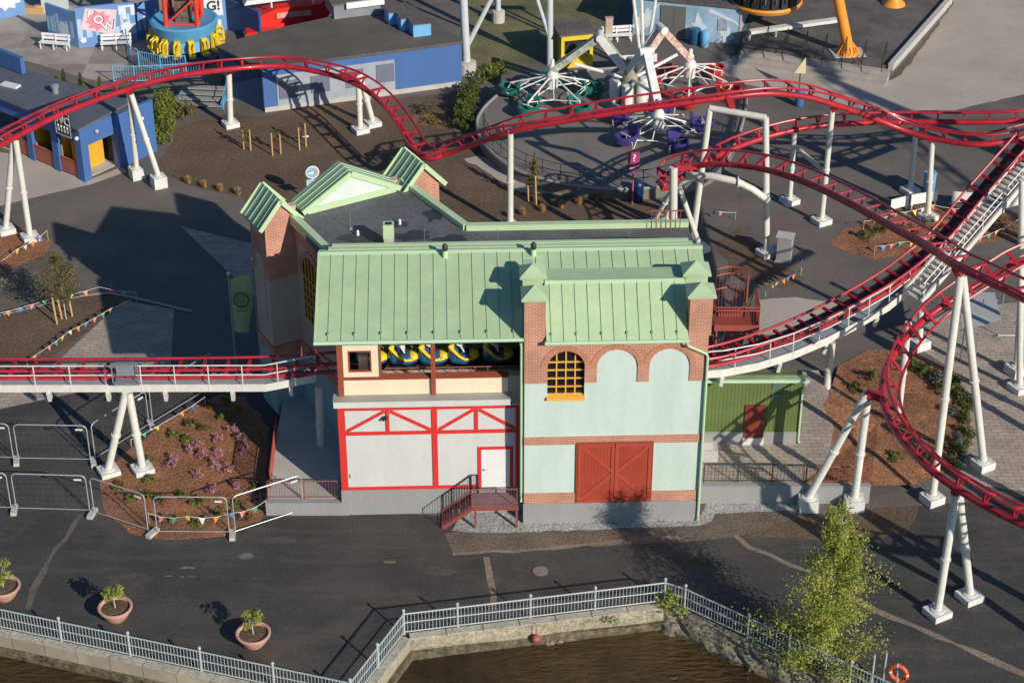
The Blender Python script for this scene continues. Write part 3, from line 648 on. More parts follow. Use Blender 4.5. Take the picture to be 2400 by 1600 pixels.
def pw(a, b, w=.34, z0=ZF-.2, z1=ZF+.28):
    a, b = Vector(a), Vector(b); t = (b-a).normalized(); nn = Vector((-t.y, t.x))*w/2
    return MB().prism([(a-nn)[:], (b-nn)[:], (b+nn)[:], (a+nn)[:]], z0, z1)
A_, B_ = Vector(wg(.1, -.4)[:2]), Vector(wg(.1, FV)[:2]); C_, D_ = Vector((-2.30, 8.5)), Vector(wg(FU, FV)[:2]); E_ = Vector((7.9, 8.5))
for k, (a, b) in enumerate(((A_, B_), (C_, D_), (C_, E_))):
    sp('roof_parapet', pw(a, b, .34, ZF-.25+.003*k, ZF+.26+.003*k), ROOFE)
# entrance wing walls (seen in shade from behind the roof)
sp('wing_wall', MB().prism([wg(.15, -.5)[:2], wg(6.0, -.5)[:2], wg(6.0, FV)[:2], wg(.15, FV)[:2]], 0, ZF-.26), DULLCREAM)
def wp_(name, mb, m, parent=None, sm=False):        # wing parts keep their own, turned frame
    o = sp(name, mb, m, parent, sm)
    if parent is None: o.location = (P0[0], P0[1], 0); o.rotation_euler = (0, 0, R(28))
    return o
wp_('wing_brick_band', MB().box(.10, .149, -.5, 4.1, 9.45, 10.19), BRICK)
wp_('wing_lower_wall', MB().box(.09, .149, -.5, 4.1, .02, 3.3), TEAL); wp_('wing_brick_band', MB().box(.07, .148, -.5, 4.1, 3.31, 3.85), BRICK)
wp_('brick_arch', MB().yz([(2.5-1.15*math.cos(math.pi*k/14), 8.2+1.15*math.sin(math.pi*k/14)) for k in range(15)] + [(2.5+.86*math.cos(math.pi*k/14), 8.2+.86*math.sin(math.pi*k/14)) for k in range(15)], .06, .149), BRICK)
ww = wp_('arched_window', MB().yz([(1.64, 5.6), (3.36, 5.6)] + [(2.5+.86*math.cos(math.pi*k/14), 8.2+.86*math.sin(math.pi*k/14)) for k in range(15)], .10, .147), GLASS)
mb = MB()
for k in range(1, 5): mb.box(.05, .11, 1.64+k*.344-.02, 1.64+k*.344+.02, 5.6, 8.85 if k in (1, 4) else 9.0)
for k in range(6): mb.box(.045, .105, 1.64, 3.36, 5.6+k*.45-.02, 5.6+k*.45+.02)
wp_('glazing_bars', mb, YEL, ww)
# brick towers with small gabled roofs either side of the front gable
for k, (u0, u1) in enumerate(((-1.35, .28), (6.02, 7.75))):
    v0, v1 = 4.12, 5.9; uc = (u0+u1)/2; ze, za = 10.45, 11.55
    tw = wp_('brick_tower', MB().xz([(u0, 7.5), (u1, 7.5), (u1, 10.5), (uc, za-.06), (u0, 10.5)], v0, v1), BRICK)
    wp_('tower_shaft', MB().box(u0+.03, u1-.03, v0+.03, v1-.03, 3.9, 7.49), DULLCREAM, tw).location = (0, 0, 0)
    wp_('tower_band', MB().box(u0-.02, u1+.02, v0-.02, v1+.02, 3.3, 3.89), BRICK, tw)
    wp_('tower_base', MB().box(u0+.01, u1-.01, v0+.01, v1-.01, 0, 3.29), TEAL, tw)
    if k == 0: wp_('niche', MB().yz([(4.6, 5.2), (5.4, 5.2)] + [(5.0+.4*math.cos(math.pi*j/10), 8.2+.4*math.sin(math.pi*j/10)) for j in range(11)], u0-.02, u0+.02), DULLCREAM, tw)
    mb = MB(); ov = .28
    for s in (-1, 1):
        e = (uc+s*((u1-u0)/2+ov), ze-.18); t = .09
        P = [(uc, za+t), e, (e[0], e[1]-t), (uc, za)]
        n4 = [(p[0], v0-.16, p[1]) for p in P] + [(p[0], v1+.16, p[1]) for p in P]
        mb.add(n4, [(0,1,2,3), (7,6,5,4), (0,4,5,1), (1,5,6,2), (2,6,7,3), (3,7,4,0)])
    rt = wp_('tower_roof', mb, mat('tower_green_shaded', (.25, .39, .27), .45, .05, 1), tw)  # roof green darkened: shade of the slopes facing away from the sun, in the colour
    mb = MB()
    for s in (-1, 1):
        for j in range(4):
            v = v0+.2+j*.46; e = (uc+s*((u1-u0)/2+ov), ze-.18)
            mb.bar((uc, v, za+.10), (e[0], v, e[1]+.10), .03, .03)
        mb.bar((uc, v0-.18, za+.03), (uc+s*((u1-u0)/2+ov+.02), v0-.18, ze-.16), .05, .22)
        mb.bar((uc, v1+.18, za+.03), (uc+s*((u1-u0)/2+ov+.02), v1+.18, ze-.16), .05, .22)
    wp_('roof_trim', mb, ROOFE, tw)
g0, g1, gv0, gv1, ga = .75, 5.55, 4.15, 5.3, 12.05
gb = wp_('front_gable', MB().xz([(g0+.2, ZF+.3), (g1-.2, ZF+.3), ((g0+g1)/2, ga-.25)], gv0, gv1), mat('pale_gable_panel', (.62, .68, .63), .7, .04, 1))
mb = MB(); gc = (g0+g1)/2
for s, e in ((-1, g0), (1, g1)):
    P = [(gc, ga), (e-.0+s*.12, ZF+.18), (e+s*.12, ZF+.06), (gc, ga-.12)]
    mb.add([(p[0], gv0-.02+.12, p[1]) for p in P] + [(p[0], gv1+.25, p[1]) for p in P], [(0,1,2,3), (7,6,5,4), (0,4,5,1), (1,5,6,2), (2,6,7,3), (3,7,4,0)])
wp_('gable_roof', mb, MATS['tower_green_shaded'], gb)
mb = MB()
for s, e in ((-1, g0), (1, g1)):
    mb.bar((gc, gv0-.03, ga-.06), (e+s*.14, gv0-.03, ZF+.14), .10, .26)
    for j in range(3): mb.bar((gc, gv0+.3+j*.38, ga+.02), (e+s*.12, gv0+.3+j*.38, ZF+.20), .03, .03)
mb.box(g0+.1, g1-.1, gv0-.06, gv0-.004, ZF+.02, ZF+.32)
wp_('gable_trim', mb, ROOFE, gb)
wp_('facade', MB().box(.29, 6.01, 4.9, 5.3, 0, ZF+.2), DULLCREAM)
# roof furniture
for k, x in enumerate((-3.28, .62)):
    v = sp('roof_vent', MB().lathe([(.13, ZR-.25), (.115, ZR+.22), (.10, ZR+.24)], (x, RG-.35, 0), 12), ROOFE, sm=True)
    sp('vent_cowl', MB().lathe([(.11, ZR+.22), (.13, ZR+.26), (.13, ZR+.46), (.07, ZR+.54)], (x, RG-.35, 0), 12), DARK, v, sm=True)
v = sp('chimney', MB().box(-6.02, -5.58, 6.75, 7.15, ZF, ZF+.50), CONCL); sp('chimney_cap', MB().box(-6.04, -5.56, 6.73, 7.17, ZF+.503, ZF+1.2), ROOFE, v); sp('flue_opening', MB().box(-5.95, -5.65, 6.82, 7.08, ZF+1.2, ZF+1.204), DARK, v)
v = sp('chimney', MB().box(.10, .52, 3.2, 3.6, 10.4, 11.55), ROOFE)
for x, y in ((-7.25, 8.1), (-5.35, 9.1)): sp('roof_outlet', MB().lathe([(.07, ZF), (.06, ZF+.22), (.03, ZF+.26)], (x, y, 0), 8), WPAINT)
for x, y in ((-7.6, 8.7), (-4.2, 6.9), (-.9, 6.8), (5.0, 6.6)): sp('lightning_rod', MB().tube([(x, y, ZF), (x, y, ZF+.9)], .014, 4).lathe([(.08, ZF), (.05, ZF+.08)], (x, y, 0), 6), STG)
mb = MB()
for k in range(7): mb.tube([(6.15+k*.22, 8.1, ZF), (6.15+k*.22, 8.1, ZF+1.0)], .02, 4)
mb.tube([(6.1, 8.1, ZF+1.0), (7.6, 8.1, ZF+1.0)], .03, 6)
ladder = sp('roof_ladder_cage', mb, BROWN)
# door steps on the front
LS = thing('entrance_steps', 'small dark red steel landing and steps with railings at the white door', 'steps', (0.5, 70.85, 0), R(2))
STEPR = mat('steps_red', (.25, .07, .06), .55, .12, 3)
def ls(name, mb, m, sm=False): return part(name, mb, STEPR if m is BROWN else m, LS, sm, world=False)
ls('landing', MB().box(-2.3, -.25, -.25, .86, 1.05, 1.12).box(-2.32, -.23, -.29, -.24, .95, 1.16), mat('purple_grey_grating', (.22, .15, .16), .7, .2, 4, .3))
for k in range(5): ls('tread', MB().box(-2.58-k*.27, -2.34-k*.27, -.25, .86, .86-k*.21, .90-k*.21), MATS['purple_grey_grating'])
mb = MB()
for y in (-.27, .88): mb.bar((-2.3, y, 1.05), (-3.62, y, .02), .04, .18)
mb.box(-2.3, -.25, -.30, -.26, .97, 1.17)
ls('frame', mb, BROWN)
for x, y in ((-2.15, -.27), (-.30, -.27)): ls('leg', MB().box(x-.05, x+.05, y-.05, y+.05, 0, 1.05), BROWN)
for y, dark in ((-.27, 0), (.86, 1)):
    xs_ = -1.98 if dark else -.28; mb = MB(); mb.tube([(xs_, y, 2.1), (-2.3, y, 2.1), (-3.62, y, 1.02), (-3.62, y, .1)], .03, 6); mb.tube([(xs_, y, 1.25), (-2.3, y, 1.25), (-3.62, y, .2)], .02, 5)
    for k in range(28):
        x = -.3-k*.12
        if x > xs_: continue
        zz = 0 if x > -2.3 else (x+2.3)*.81
        mb.tube([(x, y, 1.25+zz), (x, y, 2.1+zz)], .010, 4)
    for x in (xs_-.02, -2.3): mb.tube([(x, y, 1.1), (x, y, 2.1)], .032, 6)
    ls('railing', mb, BROWN if not dark else DARK)
# coaster train standing in the station
BLKS = mat('black_seat', (.02, .02, .022), .6, .2, 5)
def car(x, label):
    t = thing('train_car', label, 'train car', (0.5+x*math.cos(R(2))-3.45*math.sin(R(2)), 70.85+x*math.sin(R(2))+3.45*math.cos(R(2)), 6.45), R(2), 'cars of the parked train')
    def cp(n, mb, m, sm=True):
        mb.v = [v*.74 for v in mb.v]; return part(n, mb, m, t, sm, world=False)
    cp('hull', MB().blob((.0, 0, .42), (1.0, .66, .46), 1, 0, 10, 16).blob((-.55, 0, .62), (.42, .64, .62), 1, 0, 9, 14), NAVYCAR)
    m = MB()
    for y in (-1, 1): m.tube([(-.82, y*.5, 1.45), (-.58, y*.6, 1.2), (-.22, y*.66, .82), (.12, y*.66, .58), (.5, y*.58, .56), (.86, y*.3, .56), (.97, 0, .55)], [.10, .11, .10, .08, .08, .08, .07], 8)
    cp('yellow_band', m, YELB); cp('nose_cowl', MB().blob((.58, 0, .62), (.40, .50, .24), 2, 0, 8, 14), YELB)
    for y in (-.3, .3): cp('seat_back', MB().blob((-.66, y, 1.35), (.17, .25, .58), 3, .04, 8, 12), YELB)
    cp('seat', MB().blob((-.15, 0, .75), (.42, .48, .2), 4, .1, 7, 12), BLKS)
    for y in (-.42, -.14, .14, .42): cp('restraint', MB().tube([(-.45, y, 1.6), (-.12, y, 1.38), (.08, y, .98)], .05, 6), WPAINT)
    for y in (-.5, .5): cp('wheel', MB().tube([(-.95, y-.06, .05), (-.95, y+.06, .05)], .14, 10), DARK)
    return t
for x, l in ((-6.62, 'yellow and blue coaster car mostly hidden behind the control booth'), (-5.22, 'yellow and blue coaster car first to the right of the booth window'), (-3.90, 'yellow and blue coaster car behind the brown roof post'), (-2.58, 'yellow and blue coaster car right of the brown post, front in shade'), (-1.05, 'yellow and blue coaster car deepest in shade beside the brick pavilion')): car(x, l)

sp('swing_gate', MB().bar((-9.35, 2.9, 7.75), (-8.15, 2.4, 7.05), .07, .09).bar((-9.7, 3.2, 7.1), (-9.65, 3.2, 7.8), .08, .10), mat('gate_red', (.48,.10,.07), .5, .08))
# ================================================================ COASTER TRACK
def spline(P, step=.35):
    """P: (point, bank degrees, rail gap scale)"""
    pts = [p[0] for p in P]; bk = [p[1] for p in P]; out = []
    for i in range(len(pts)-1):
        a, b, c, d = pts[max(i-1, 0)], pts[i], pts[i+1], pts[min(i+2, len(pts)-1)]
        n = max(2, int((c-b).length/step))
        for k in range(n):
            t = k/n; t2, t3 = t*t, t*t*t
            p = .5*((2*b)+(c-a)*t+(2*a-5*b+4*c-d)*t2+(3*b-3*c+d-a)*t3)
            s = t2*(3-2*t); out.append((p, bk[i]*(1-s)+bk[i+1]*s))
    out.append((pts[-1], bk[-1])); return out
TIE = None
def tie_mesh(kind):
    m = MB()
    if kind == 'tri':           # two struts from the big spine tube up to the rails
        for s in (-1, 1): m.bar((0, s*.24, .15), (0, s*.07, -.28), .11, .05)
        m.bar((0, -.50, .17), (0, .50, .17), .17, .07)
    else:                       # flat ladder crossbar
        m.bar((0, -.52, 0.02), (0, .52, .02), .14, .10); m.bar((0, -.3, .0), (0, .3, -.28), .06, .06); m.bar((0, .3, .0), (0, -.3, -.28), .06, .06)
    return mk('cross_tie', m, TRK)
TIES = {k: tie_mesh(k) for k in ('tri', 'flat')}
def track(label, pix, kind='tri', gauge=1.04, spine=.17, tie=1.15, chain=False):
    P = [(g(x, y, z) if len(p) > 3 else Vector((x, y, z)), p[3] if len(p) > 3 else 0) for p in pix for x, y, z in [p[:3]]]
    s = spline(P); t = thing('coaster_track', label, 'coaster track', s[0][0])
    Lr, Rr, Sp = [], [], []; fr_ = []
    for i, (p, b) in enumerate(s):
        tg = (s[min(i+1, len(s)-1)][0]-s[max(i-1, 0)][0]).normalized()
        side = tg.cross(Vector((0, 0, 1))).normalized(); up = side.cross(tg)
        a = R(b); U = up*math.cos(a)+side*math.sin(a); Sd = side*math.cos(a)-up*math.sin(a)
        Lr.append(p-Sd*gauge/2+U*.2); Rr.append(p+Sd*gauge/2+U*.2); Sp.append(p-U*.36); fr_.append((p, tg, Sd, U))
    for l in (Lr, Rr): part('rail', MB().tube(l, .066, 6), TRK, t, True)
    if kind == 'tri': part('spine', MB().tube(Sp, spine, 10), TRK, t, True)
    else:
        for sg in (-1, 1): part('spine', MB().tube([f[0]+f[2]*sg*.34-f[3]*.30 for f in fr_], .10, 8), TRK, t, True)
    if chain:
        m = MB(); n = len(fr_); m.add([f[0]+f[2]*.27-f[3]*.02 for f in fr_]+[f[0]-f[2]*.27-f[3]*.02 for f in fr_]+[f[0]+f[2]*.27-f[3]*.14 for f in fr_]+[f[0]-f[2]*.27-f[3]*.14 for f in fr_], [q_ for i in range(n-1) for q_ in ((i,i+1,n+i+1,n+i),(2*n+i,3*n+i,3*n+i+1,2*n+i+1),(i,2*n+i,2*n+i+1,i+1),(n+i,n+i+1,3*n+i+1,3*n+i))]); part('chain_trough', m, mat('greasy_chain', (.035,.018,.018), .5, .4, 4), t)
    acc = tie; iv = INV[t.name]
    for i in range(1, len(fr_)):
        acc += (fr_[i][0]-fr_[i-1][0]).length
        if acc >= tie:
            acc = 0; p, tg, Sd, U = fr_[i]
            o = bpy.data.objects.new('cross_tie', TIES[kind]); S.collection.objects.link(o); o.parent = t
            M = Matrix((tg, -Sd, U)).transposed().to_4x4(); M.translation = iv @ p; o.matrix_local = M
    return fr_
TA = track('red coaster hump sweeping over the blue buildings at the upper left', [(-160,420,7.2,0),(-60,350,7.0,-10),(35,299,6.8,-16),(150,242,6.6,-20),(295,190,6.4,-22),(400,163,5.6,-24),(525,146,4.7,-24),(640,139,4.5,-20),(740,154,4.5,-14),(820,181,4.4,-8),(880,226,4.0,-4),(930,290,3.6,-2),(960,338,3.2,0),(985,352,3.2,0),(1012,345,3.4,0)])
TB = track('red coaster airtime hill rising behind the station to a crest over the spinning ride', [(1012,344,3.4,0),(1060,326,4.2,2),(1172,288,6.5,4),(1300,264,7.5,5),(1450,240,8.4,5),(1650,213,9.2,4),(1760,201,9.3,2),(1850,208,8.7,0),(1912,224,8.0,-4),(2000,253,6.7,-8),(2070,281,5.8,-14),(2140,303,5.5,-18),(2250,317,5.8,-18),(2352,300,6.2,-14),(2480,262,6.8,-8)])
TC = track('red coaster run passing level behind the airtime hill and curling round the white portal', [(2560,238,6.4,16),(2352,262,6.0,20),(2200,266,5.6,20),(2050,266,5.3,22),(1912,272,5.2,26),(1825,284,5.2,30),(1740,306,5.0,34),(1660,336,4.8,38),(1590,374,4.7,40),(1540,405,4.8,38)])
TD = track('red coaster turn leaving the white portal and dropping across the picture to the right', [(1540,405,4.8,38),(1525,420,4.9,36),(1528,400,5.2,34),(1560,378,5.8,30),(1640,366,6.7,24),(1750,376,7.4,16),(1850,406,8.0,8),(1950,452,8.9,4),(2050,507,9.9,2),(2150,562,11.0,0),(2205,598,11.9,0),(2352,668,12.6,0),(2500,745,13.0,0)])
TF = track('red coaster curve in the right foreground sweeping round the mulch bed', [(2560,505,9.6,-20),(2352,588,8.6,-24),(2290,622,8.1,-26),(2205,672,7.4,-30),(2130,728,6.7,-38),(2080,785,6.5,-46),(2048,850,6.4,-52),(2045,912,6.4,-54),(2078,985,6.5,-50),(2150,1062,6.6,-40),(2250,1130,6.7,-30),(2352,1183,6.8,-22),(2480,1236,7.0,-14),(2700,1300,7.3,-8),(3000,1330,7.8,0)])
TE = track('red coaster lift hill curving out of the station and climbing away to the right', [(1520,829,6.3,0),(1640,817,6.1,-2),(1750,785,6.1,-4),(1850,745,6.2,-4),(1950,695,6.5,-3),(2040,642,7.0,-1),(2110,590,7.6,0),(2160,546,8.3,0),(2250,440,10.0,0),(2352,325,12.0,0)], 'flat', tie=.62, chain=True)
TE2 = track('crest of the red lift hill beyond the right picture edge', [(25.0,84.4,12.0),(31,86.5,15.4),(38,88.8,19.4),(43,90,22.4),(47,89,23.8),(50.5,84.5,24),(53,77,23),(54.5,68,20),(55,58,16)], tie=1.3)
TG = track('straight red coaster track entering the station from the left behind a white catwalk', [(-160,847,5.3,0),(0,847,5.3,0),(300,846,5.35,0),(600,842,5.5,0),(760,832,5.8,0),(900,828,5.9,0)], 'flat', tie=.9)

# ---------------------------------------------------------------- supports
def support(label, tops, feet, r=.19, beams=(), fh=.32, fs=.45, rz=.5, saddle=None, braces=()):
    """tops: points each leg runs up to; feet: ground points"""
    r *= .82; base = feet[0]; t = thing('track_support', label, 'support column', (base.x, base.y, 0), group='white coaster supports')
    for a, b in zip(feet, tops):
        a0 = Vector((a.x, a.y, fh)); d = (b-a0)
        part('leg', MB().tube([a0, b], r, 14), STW, t, True)
        part('base_plate', MB().lathe([(r*1.75, fh), (r*1.75, fh+.05)], (a.x, a.y, 0), 14), STW, t)
        dn = d.normalized(); c0 = a0+d*.45; part('flange', MB().tube([c0-dn*.04, c0+dn*.04], r*1.28, 14), STW, t)
        if fh > .1: part('footing', MB().obox((a.x, a.y, -.3), fs*2, fs*2, fh+.3, rz), FOOT, t)
    for a, b, rr in beams: part('beam', MB().tube([a, b], rr, 12), STW, t, True)
    for a, b, rr in braces: part('brace', MB().tube([a, b], rr, 10), STW, t, True)
    if saddle is not None:
        m = MB(); top = saddle[0]; dr_ = saddle[1]
        m.bar(top-Vector((0, 0, .05)), top+dr_, .34, .30); part('saddle', m, TRK, t)
    return t
def apex(feet, x, y):
    Y = sum(f.y for f in feet)/len(feet); z = zat(Y, y); p = g(x, y, z); return Vector((p.x, Y, z))
def near(tr, p):       # offset from p to the track spine closest to it
    f = min(tr, key=lambda f: (f[0]-p).length); return f[0]-f[3]*.36-p
def aframe(label, ap, feet, tr, r=.19, **k):
    F = [g(*f) for f in feet]; A = apex(F, *ap); d = near(tr, A)
    sad = (A, d) if d.length < 2.2 else None
    return support(label, [A + (Vector((f.x-A.x, f.y-A.y, 0)).normalized()*.12 if len(F) > 1 else Vector()) for f in F], F, r, saddle=sad, **k)
aframe('two-legged white support at the left edge under the red hump', (35, 318), [(15,533), (70,550)], TA, .21)
aframe('two-legged white support with tall block footings beside the toilet building', (297, 216), [(316,408), (366,428)], TA, .2, fh=.7, fs=.40)
aframe('single thick white support with low pad under the crest of the left red hump', (525, 166), [(530,290)], TA, .24)
aframe('two-legged white support in front of the grey shutters of the blue building', (822, 170), [(828,303), (856,288)], TA, .22)
aframe('lone white column with a round cap directly behind the station roof', (1172, 298), [(1172,525)], TB, .22)
# portal frame
f1, f2 = g(1590,562), g(1760,586); zt = 8.4; t1 = Vector((f1.x+.55, f1.y, zt)); t2 = Vector((f2.x-.6, f2.y, zt)); tm = t1.lerp(t2, .42)
support('white portal frame straddling the lower track under the airtime hill', [t1, t2], [f1, f2], .22, beams=[(t1, t2, .18)], saddle=(tm, near(TB, tm)))
aframe('slim white column under the right slope of the airtime hill', (1912, 250), [(1886,512)], TB, .2)
F8 = g(1813, 466); A8 = apex([F8], 1825, 300)
support('short white column braced sideways behind the slim column of the airtime hill', [A8], [F8], .18, saddle=(A8, near(TC, A8)), braces=[(A8-Vector((0,0,.9)), Vector((g(1886,512).x, g(1886,512).y, 3.2)), .12)])
aframe('white column with a pale blue cabinet at its foot between the two crossing tracks', (2105, 288), [(2090,443)], TB, .19)
aframe('tall white column rising out of the rear mulch bed', (2141, 322), [(2130,503)], TB, .2)
# helix group behind the roof
F = [g(1545,632)]; A = apex(F, 1547, 384)
support('shaded grey-looking thick column at the end of the green roof', [A], F, .27, saddle=(A, near(TD, A)))
A = Vector((9.3, 97.2, 4.0)); F = [g(1500,520), g(1526,512)]
support('pair of white legs left of the thick column behind the flat roof', [A, A+Vector((.1, 0, .1))], F, .17)
F = [g(1606,575)]; A = apex(F, 1560, 430); support('slanting white leg right of the thick column running down behind the roof corner', [A], F, .18)
bm0, bm1, bm2 = Vector((9.6, 96.6, 4.5)), Vector((12.3, 95.4, 4.7)), Vector((14.0, 95.3, 3.6))
t_ = thing('support_brace', 'curved white tube bracing the portal legs below the helix track', 'support tube', bm1); part('tube', MB().tube([bm0, (bm0+bm1)/2+Vector((0,0,.15)), bm1, (bm1+bm2)/2+Vector((0,0,.1)), bm2], .2, 12), STW, t_, True); part('flange', MB().tube([bm1-Vector((.04,0,0)), bm1+Vector((.04,0,0))], .3, 14), STW, t_)
# right side
F = [g(2340,895)]; support('white column at the right picture edge passing behind the dropping track', [apex(F, 2348, 412)], F, .2)
F = [g(2140,1152), g(2256,1073)]; A = apex(F, 2206, 632)
support('tallest two-legged white support carrying the dropping track at the right', [A, A+Vector((.18, .3, -.2))], F, .22, fh=.4, fs=.42, saddle=(A, near(TD, A)))
F = [g(1855,1166), g(1960,1166)]; A = apex(F, 1990, 903); A.x = min(A.x, 15.6)
support('leaning pair of white legs in front of the low retaining wall', [A, A+Vector((.1, .1, -.35))], F, .22, fh=.6, fs=.42, rz=0, saddle=(A, near(TF, A)))
for k, (fx, fy, z) in enumerate(((36,88,17.6),(45.5,89.8,22.6),(51.5,82,23),(54.2,70,20))):
    support(['outermost column of the lift crest beside the right edge', 'column under the rise of the lift crest outside the frame', 'column under the top of the lift crest outside the frame', 'column under the drop after the lift crest outside the frame'][k], [Vector((fx,fy,z)), Vector((fx+.1,fy,z-1))], [Vector((fx,fy,0)), Vector((fx+3,fy-2,0))], .3)
for k, (ap_, f_) in enumerate((((23.2, 58.2, 6.4), ((2480,1528), (2545,1480))), ((26.0, 66.0, 6.8), ((2520,1300), (2570,1262))), ((29.5, 76.0, 8.0), ((2560,1105), (2600,1060))))):
    F = [g(*f) for f in f_]; A = Vector(((F[0].x+F[1].x)/2, (F[0].y+F[1].y)/2, ap_[2])); support(['two-legged support beyond the lower right corner', 'two-legged support beyond the right edge below the foreground curve', 'two-legged support beyond the right edge on the paving'][k], [A, A+Vector((.2,.1,0))], F, .26)
aframe('two-legged white support nearest the camera to the right of the birch', (2197, 1132), [(2152,1412), (2226,1375)], TF, .21, fh=.3)
F = [g(1896,918)]; support('white column under the curved catwalk beside the green shed', [apex(F, 1911, 787)], F, .22, fh=.6, fs=.5)
F = [g(2063,953)]; support('white column standing in the round mulch bed behind the foreground curve', [apex(F, 2087, 740)], F, .2, fh=.15, fs=.35)
F = [g(2110,797)]; support('stubby white column half hidden behind the foreground curve', [apex(F, 2115, 715)], F, .2, fh=.5)
F = [g(2332,858)]; support('white leg with a block footing on the paving at the right edge', [apex(F, 2349, 620)], F, .19, fh=.5, fs=.42)
F = [g(250,1086), g(328,1081)]; A = apex(F, 310, 902); A.x = -17.6
support('two-legged white support in the heather bed under the left catwalk', [A, A+Vector((.15, 0, .0))], F, .22, fh=.25, beams=[(A+Vector((0,0,-.05)), A+Vector((0, 1.4, .55)), .16)])
F = [g(738,1048)]; support('shaded column under the left catwalk next to the white wall', [apex(F, 733, 886)], F, .24, fh=.12, fs=.5, rz=0)

# ---------------------------------------------------------------- white catwalks beside the track
def catwalk(label, line, width, fascia, posts_every=1.25, rails=(1.05, .55), back=0):
    """line: outer edge points (walk surface); the deck extends to the far side"""
    t = thing('catwalk', label, 'catwalk', line[0]); P = []
    for i in range(len(line)-1):
        n = max(1, int((line[i+1]-line[i]).length/.5))
        for k in range(n): P.append(line[i].lerp(line[i+1], k/n))
    P.append(line[-1]); n = len(P); I = []
    for i, p in enumerate(P):
        d = P[min(i+1, n-1)]-P[max(i-1, 0)]; nn = Vector((-d.y, d.x, 0)).normalized(); I.append(p+nn*width)
    m = MB(); m.add(P+I+[p-Vector((0,0,.05)) for p in P]+[p-Vector((0,0,.05)) for p in I], [f for i in range(n-1) for f in ((i, i+1, n+i+1, n+i), (2*n+i, 3*n+i, 3*n+i+1, 2*n+i+1), (n+i, n+i+1, 3*n+i+1, 3*n+i))])
    part('deck', m, DECK, t)
    m = MB(); up, dn = Vector((0,0,.06)), Vector((0,0,-fascia)); od = []
    for i, p in enumerate(P):
        d = P[min(i+1, n-1)]-P[max(i-1, 0)]; od.append(Vector((d.y, -d.x, 0)).normalized()*.05)
    m.add([p+up for p in P]+[p+up+o for p, o in zip(P, od)]+[p+dn+o for p, o in zip(P, od)]+[p+dn for p in P], [f for i in range(n-1) for f in ((i, n+i, n+i+1, i+1), (n+i, 2*n+i, 2*n+i+1, n+i+1), (2*n+i, 3*n+i, 3*n+i+1, 2*n+i+1), (3*n+i, i, i+1, 3*n+i+1))])
    part('fascia', m, STW, t)
    for z in rails: part('handrail', MB().tube([p+Vector((0,0,z)) for p in P], .032, 6), STW, t)
    acc = posts_every
    for i in range(n):
        if i: acc += (P[i]-P[i-1]).length
        if acc >= posts_every:
            acc = 0; part('post', MB().tube([P[i]+od[i]-Vector((0,0,fascia*.8)), P[i]+Vector((0,0,rails[0]))], .028, 5), STW, t)
    acc = 0
    for i in range(1, n):
        acc += (P[i]-P[i-1]).length
        if acc >= 2.6:
            acc = 0; c = P[i]; nn = (I[i]-P[i]).normalized()
            m = MB(); m.bar(c-Vector((0,0,fascia)), c-Vector((0,0,fascia+.5))+nn*.15, .16, .3); m.bar(c-Vector((0,0,fascia-.1))+nn*.1, c+nn*(width+.6)-Vector((0,0,.35)), .12, .2); part('bracket', m, STW, t)
    return t, P
YG = 74.55
def wl(x, y, Y): z = zat(Y, y); p = g(x, y, z); return Vector((p.x, Y, z))
CW, CP = catwalk('long white catwalk with handrails beside the straight track at the left', [wl(-160, 886, YG), wl(0, 886, YG), wl(300, 885, YG), wl(610, 884, YG), wl(725, 862, YG+.35)], .75, .32)
for x, y in ((440, 868), (505, 866), (560, 866), (640, 862)):
    p = wl(x, y, YG+.7); part('motor', MB().obox(p-Vector((0,0,.1)), .75, .3, .22, 0), mat('warm_grey_casing', (.42, .38, .33), .6, .1, 3), CW)
m = MB(); p = wl(292, 872, YG-.25); m.obox(p-Vector((0,0,.15)), 1.1, .5, .1); m.box(p.x-.6, p.x-.55, p.y-.3, p.y-.25, p.z, p.z+.95); m.box(p.x+.55, p.x+.6, p.y-.3, p.y-.25, p.z, p.z+.95); m.box(p.x-.6, p.x+.6, p.y-.3, p.y-.25, p.z+.93, p.z+.98)
part('ladder_landing', m, STG, CW)
part('control_box', MB().box(p.x-.42, p.x+.42, p.y-.1, p.y+.15, p.z+.28, p.z+.86), mat('grey_plastic_box', (.22,.25,.27), .4, .1, 2), CW)
catwalk('curved white catwalk with handrails following the lift out of the station at the right', [wl(1560, 868, 73.6), g(1632,852,5.35), g(1660,850,5.35), g(1740,835,5.35), g(1820,810,5.4), g(1900,776,5.5), g(1970,740,5.7), g(2040,700,6.0), g(2086,664,6.3)], .95, .34)
# stepped service walkway climbing beside the lift
t = thing('lift_stairway', 'white stepped service walkway climbing next to the red lift track', 'stairway', g(2080, 668, 6.3))
a, b = g(2075,672,6.35), g(2480,205,13.9); nrm = Vector((b.y-a.y, -(b.x-a.x), 0)).normalized(); N = 46
for side in (0, 1.15):
    o = nrm*side; part('stringer', MB().bar(a+o, b+o, .1, .26), STW, t)
    if side:
        for z in (.5, 1.0): part('handrail', MB().tube([a+o+Vector((0,0,z)), b+o+Vector((0,0,z))], .03, 5), STW, t)
for k in range(N):
    c = a.lerp(b, (k+.5)/N); m = MB(); d = (b-a); d.z = 0; d.normalize(); w0 = .13
    m.add([c-d*w0+nrm*.06, c+d*w0+nrm*.06, c+d*w0+nrm*1.09, c-d*w0+nrm*1.09, c-d*w0+nrm*.06-Vector((0,0,.05)), c+d*w0+nrm*.06-Vector((0,0,.05)), c+d*w0+nrm*1.09-Vector((0,0,.05)), c-d*w0+nrm*1.09-Vector((0,0,.05))], [(0,1,2,3),(4,7,6,5),(0,4,5,1),(1,5,6,2),(2,6,7,3),(3,7,4,0)])
    part('tread', m, STW, t)
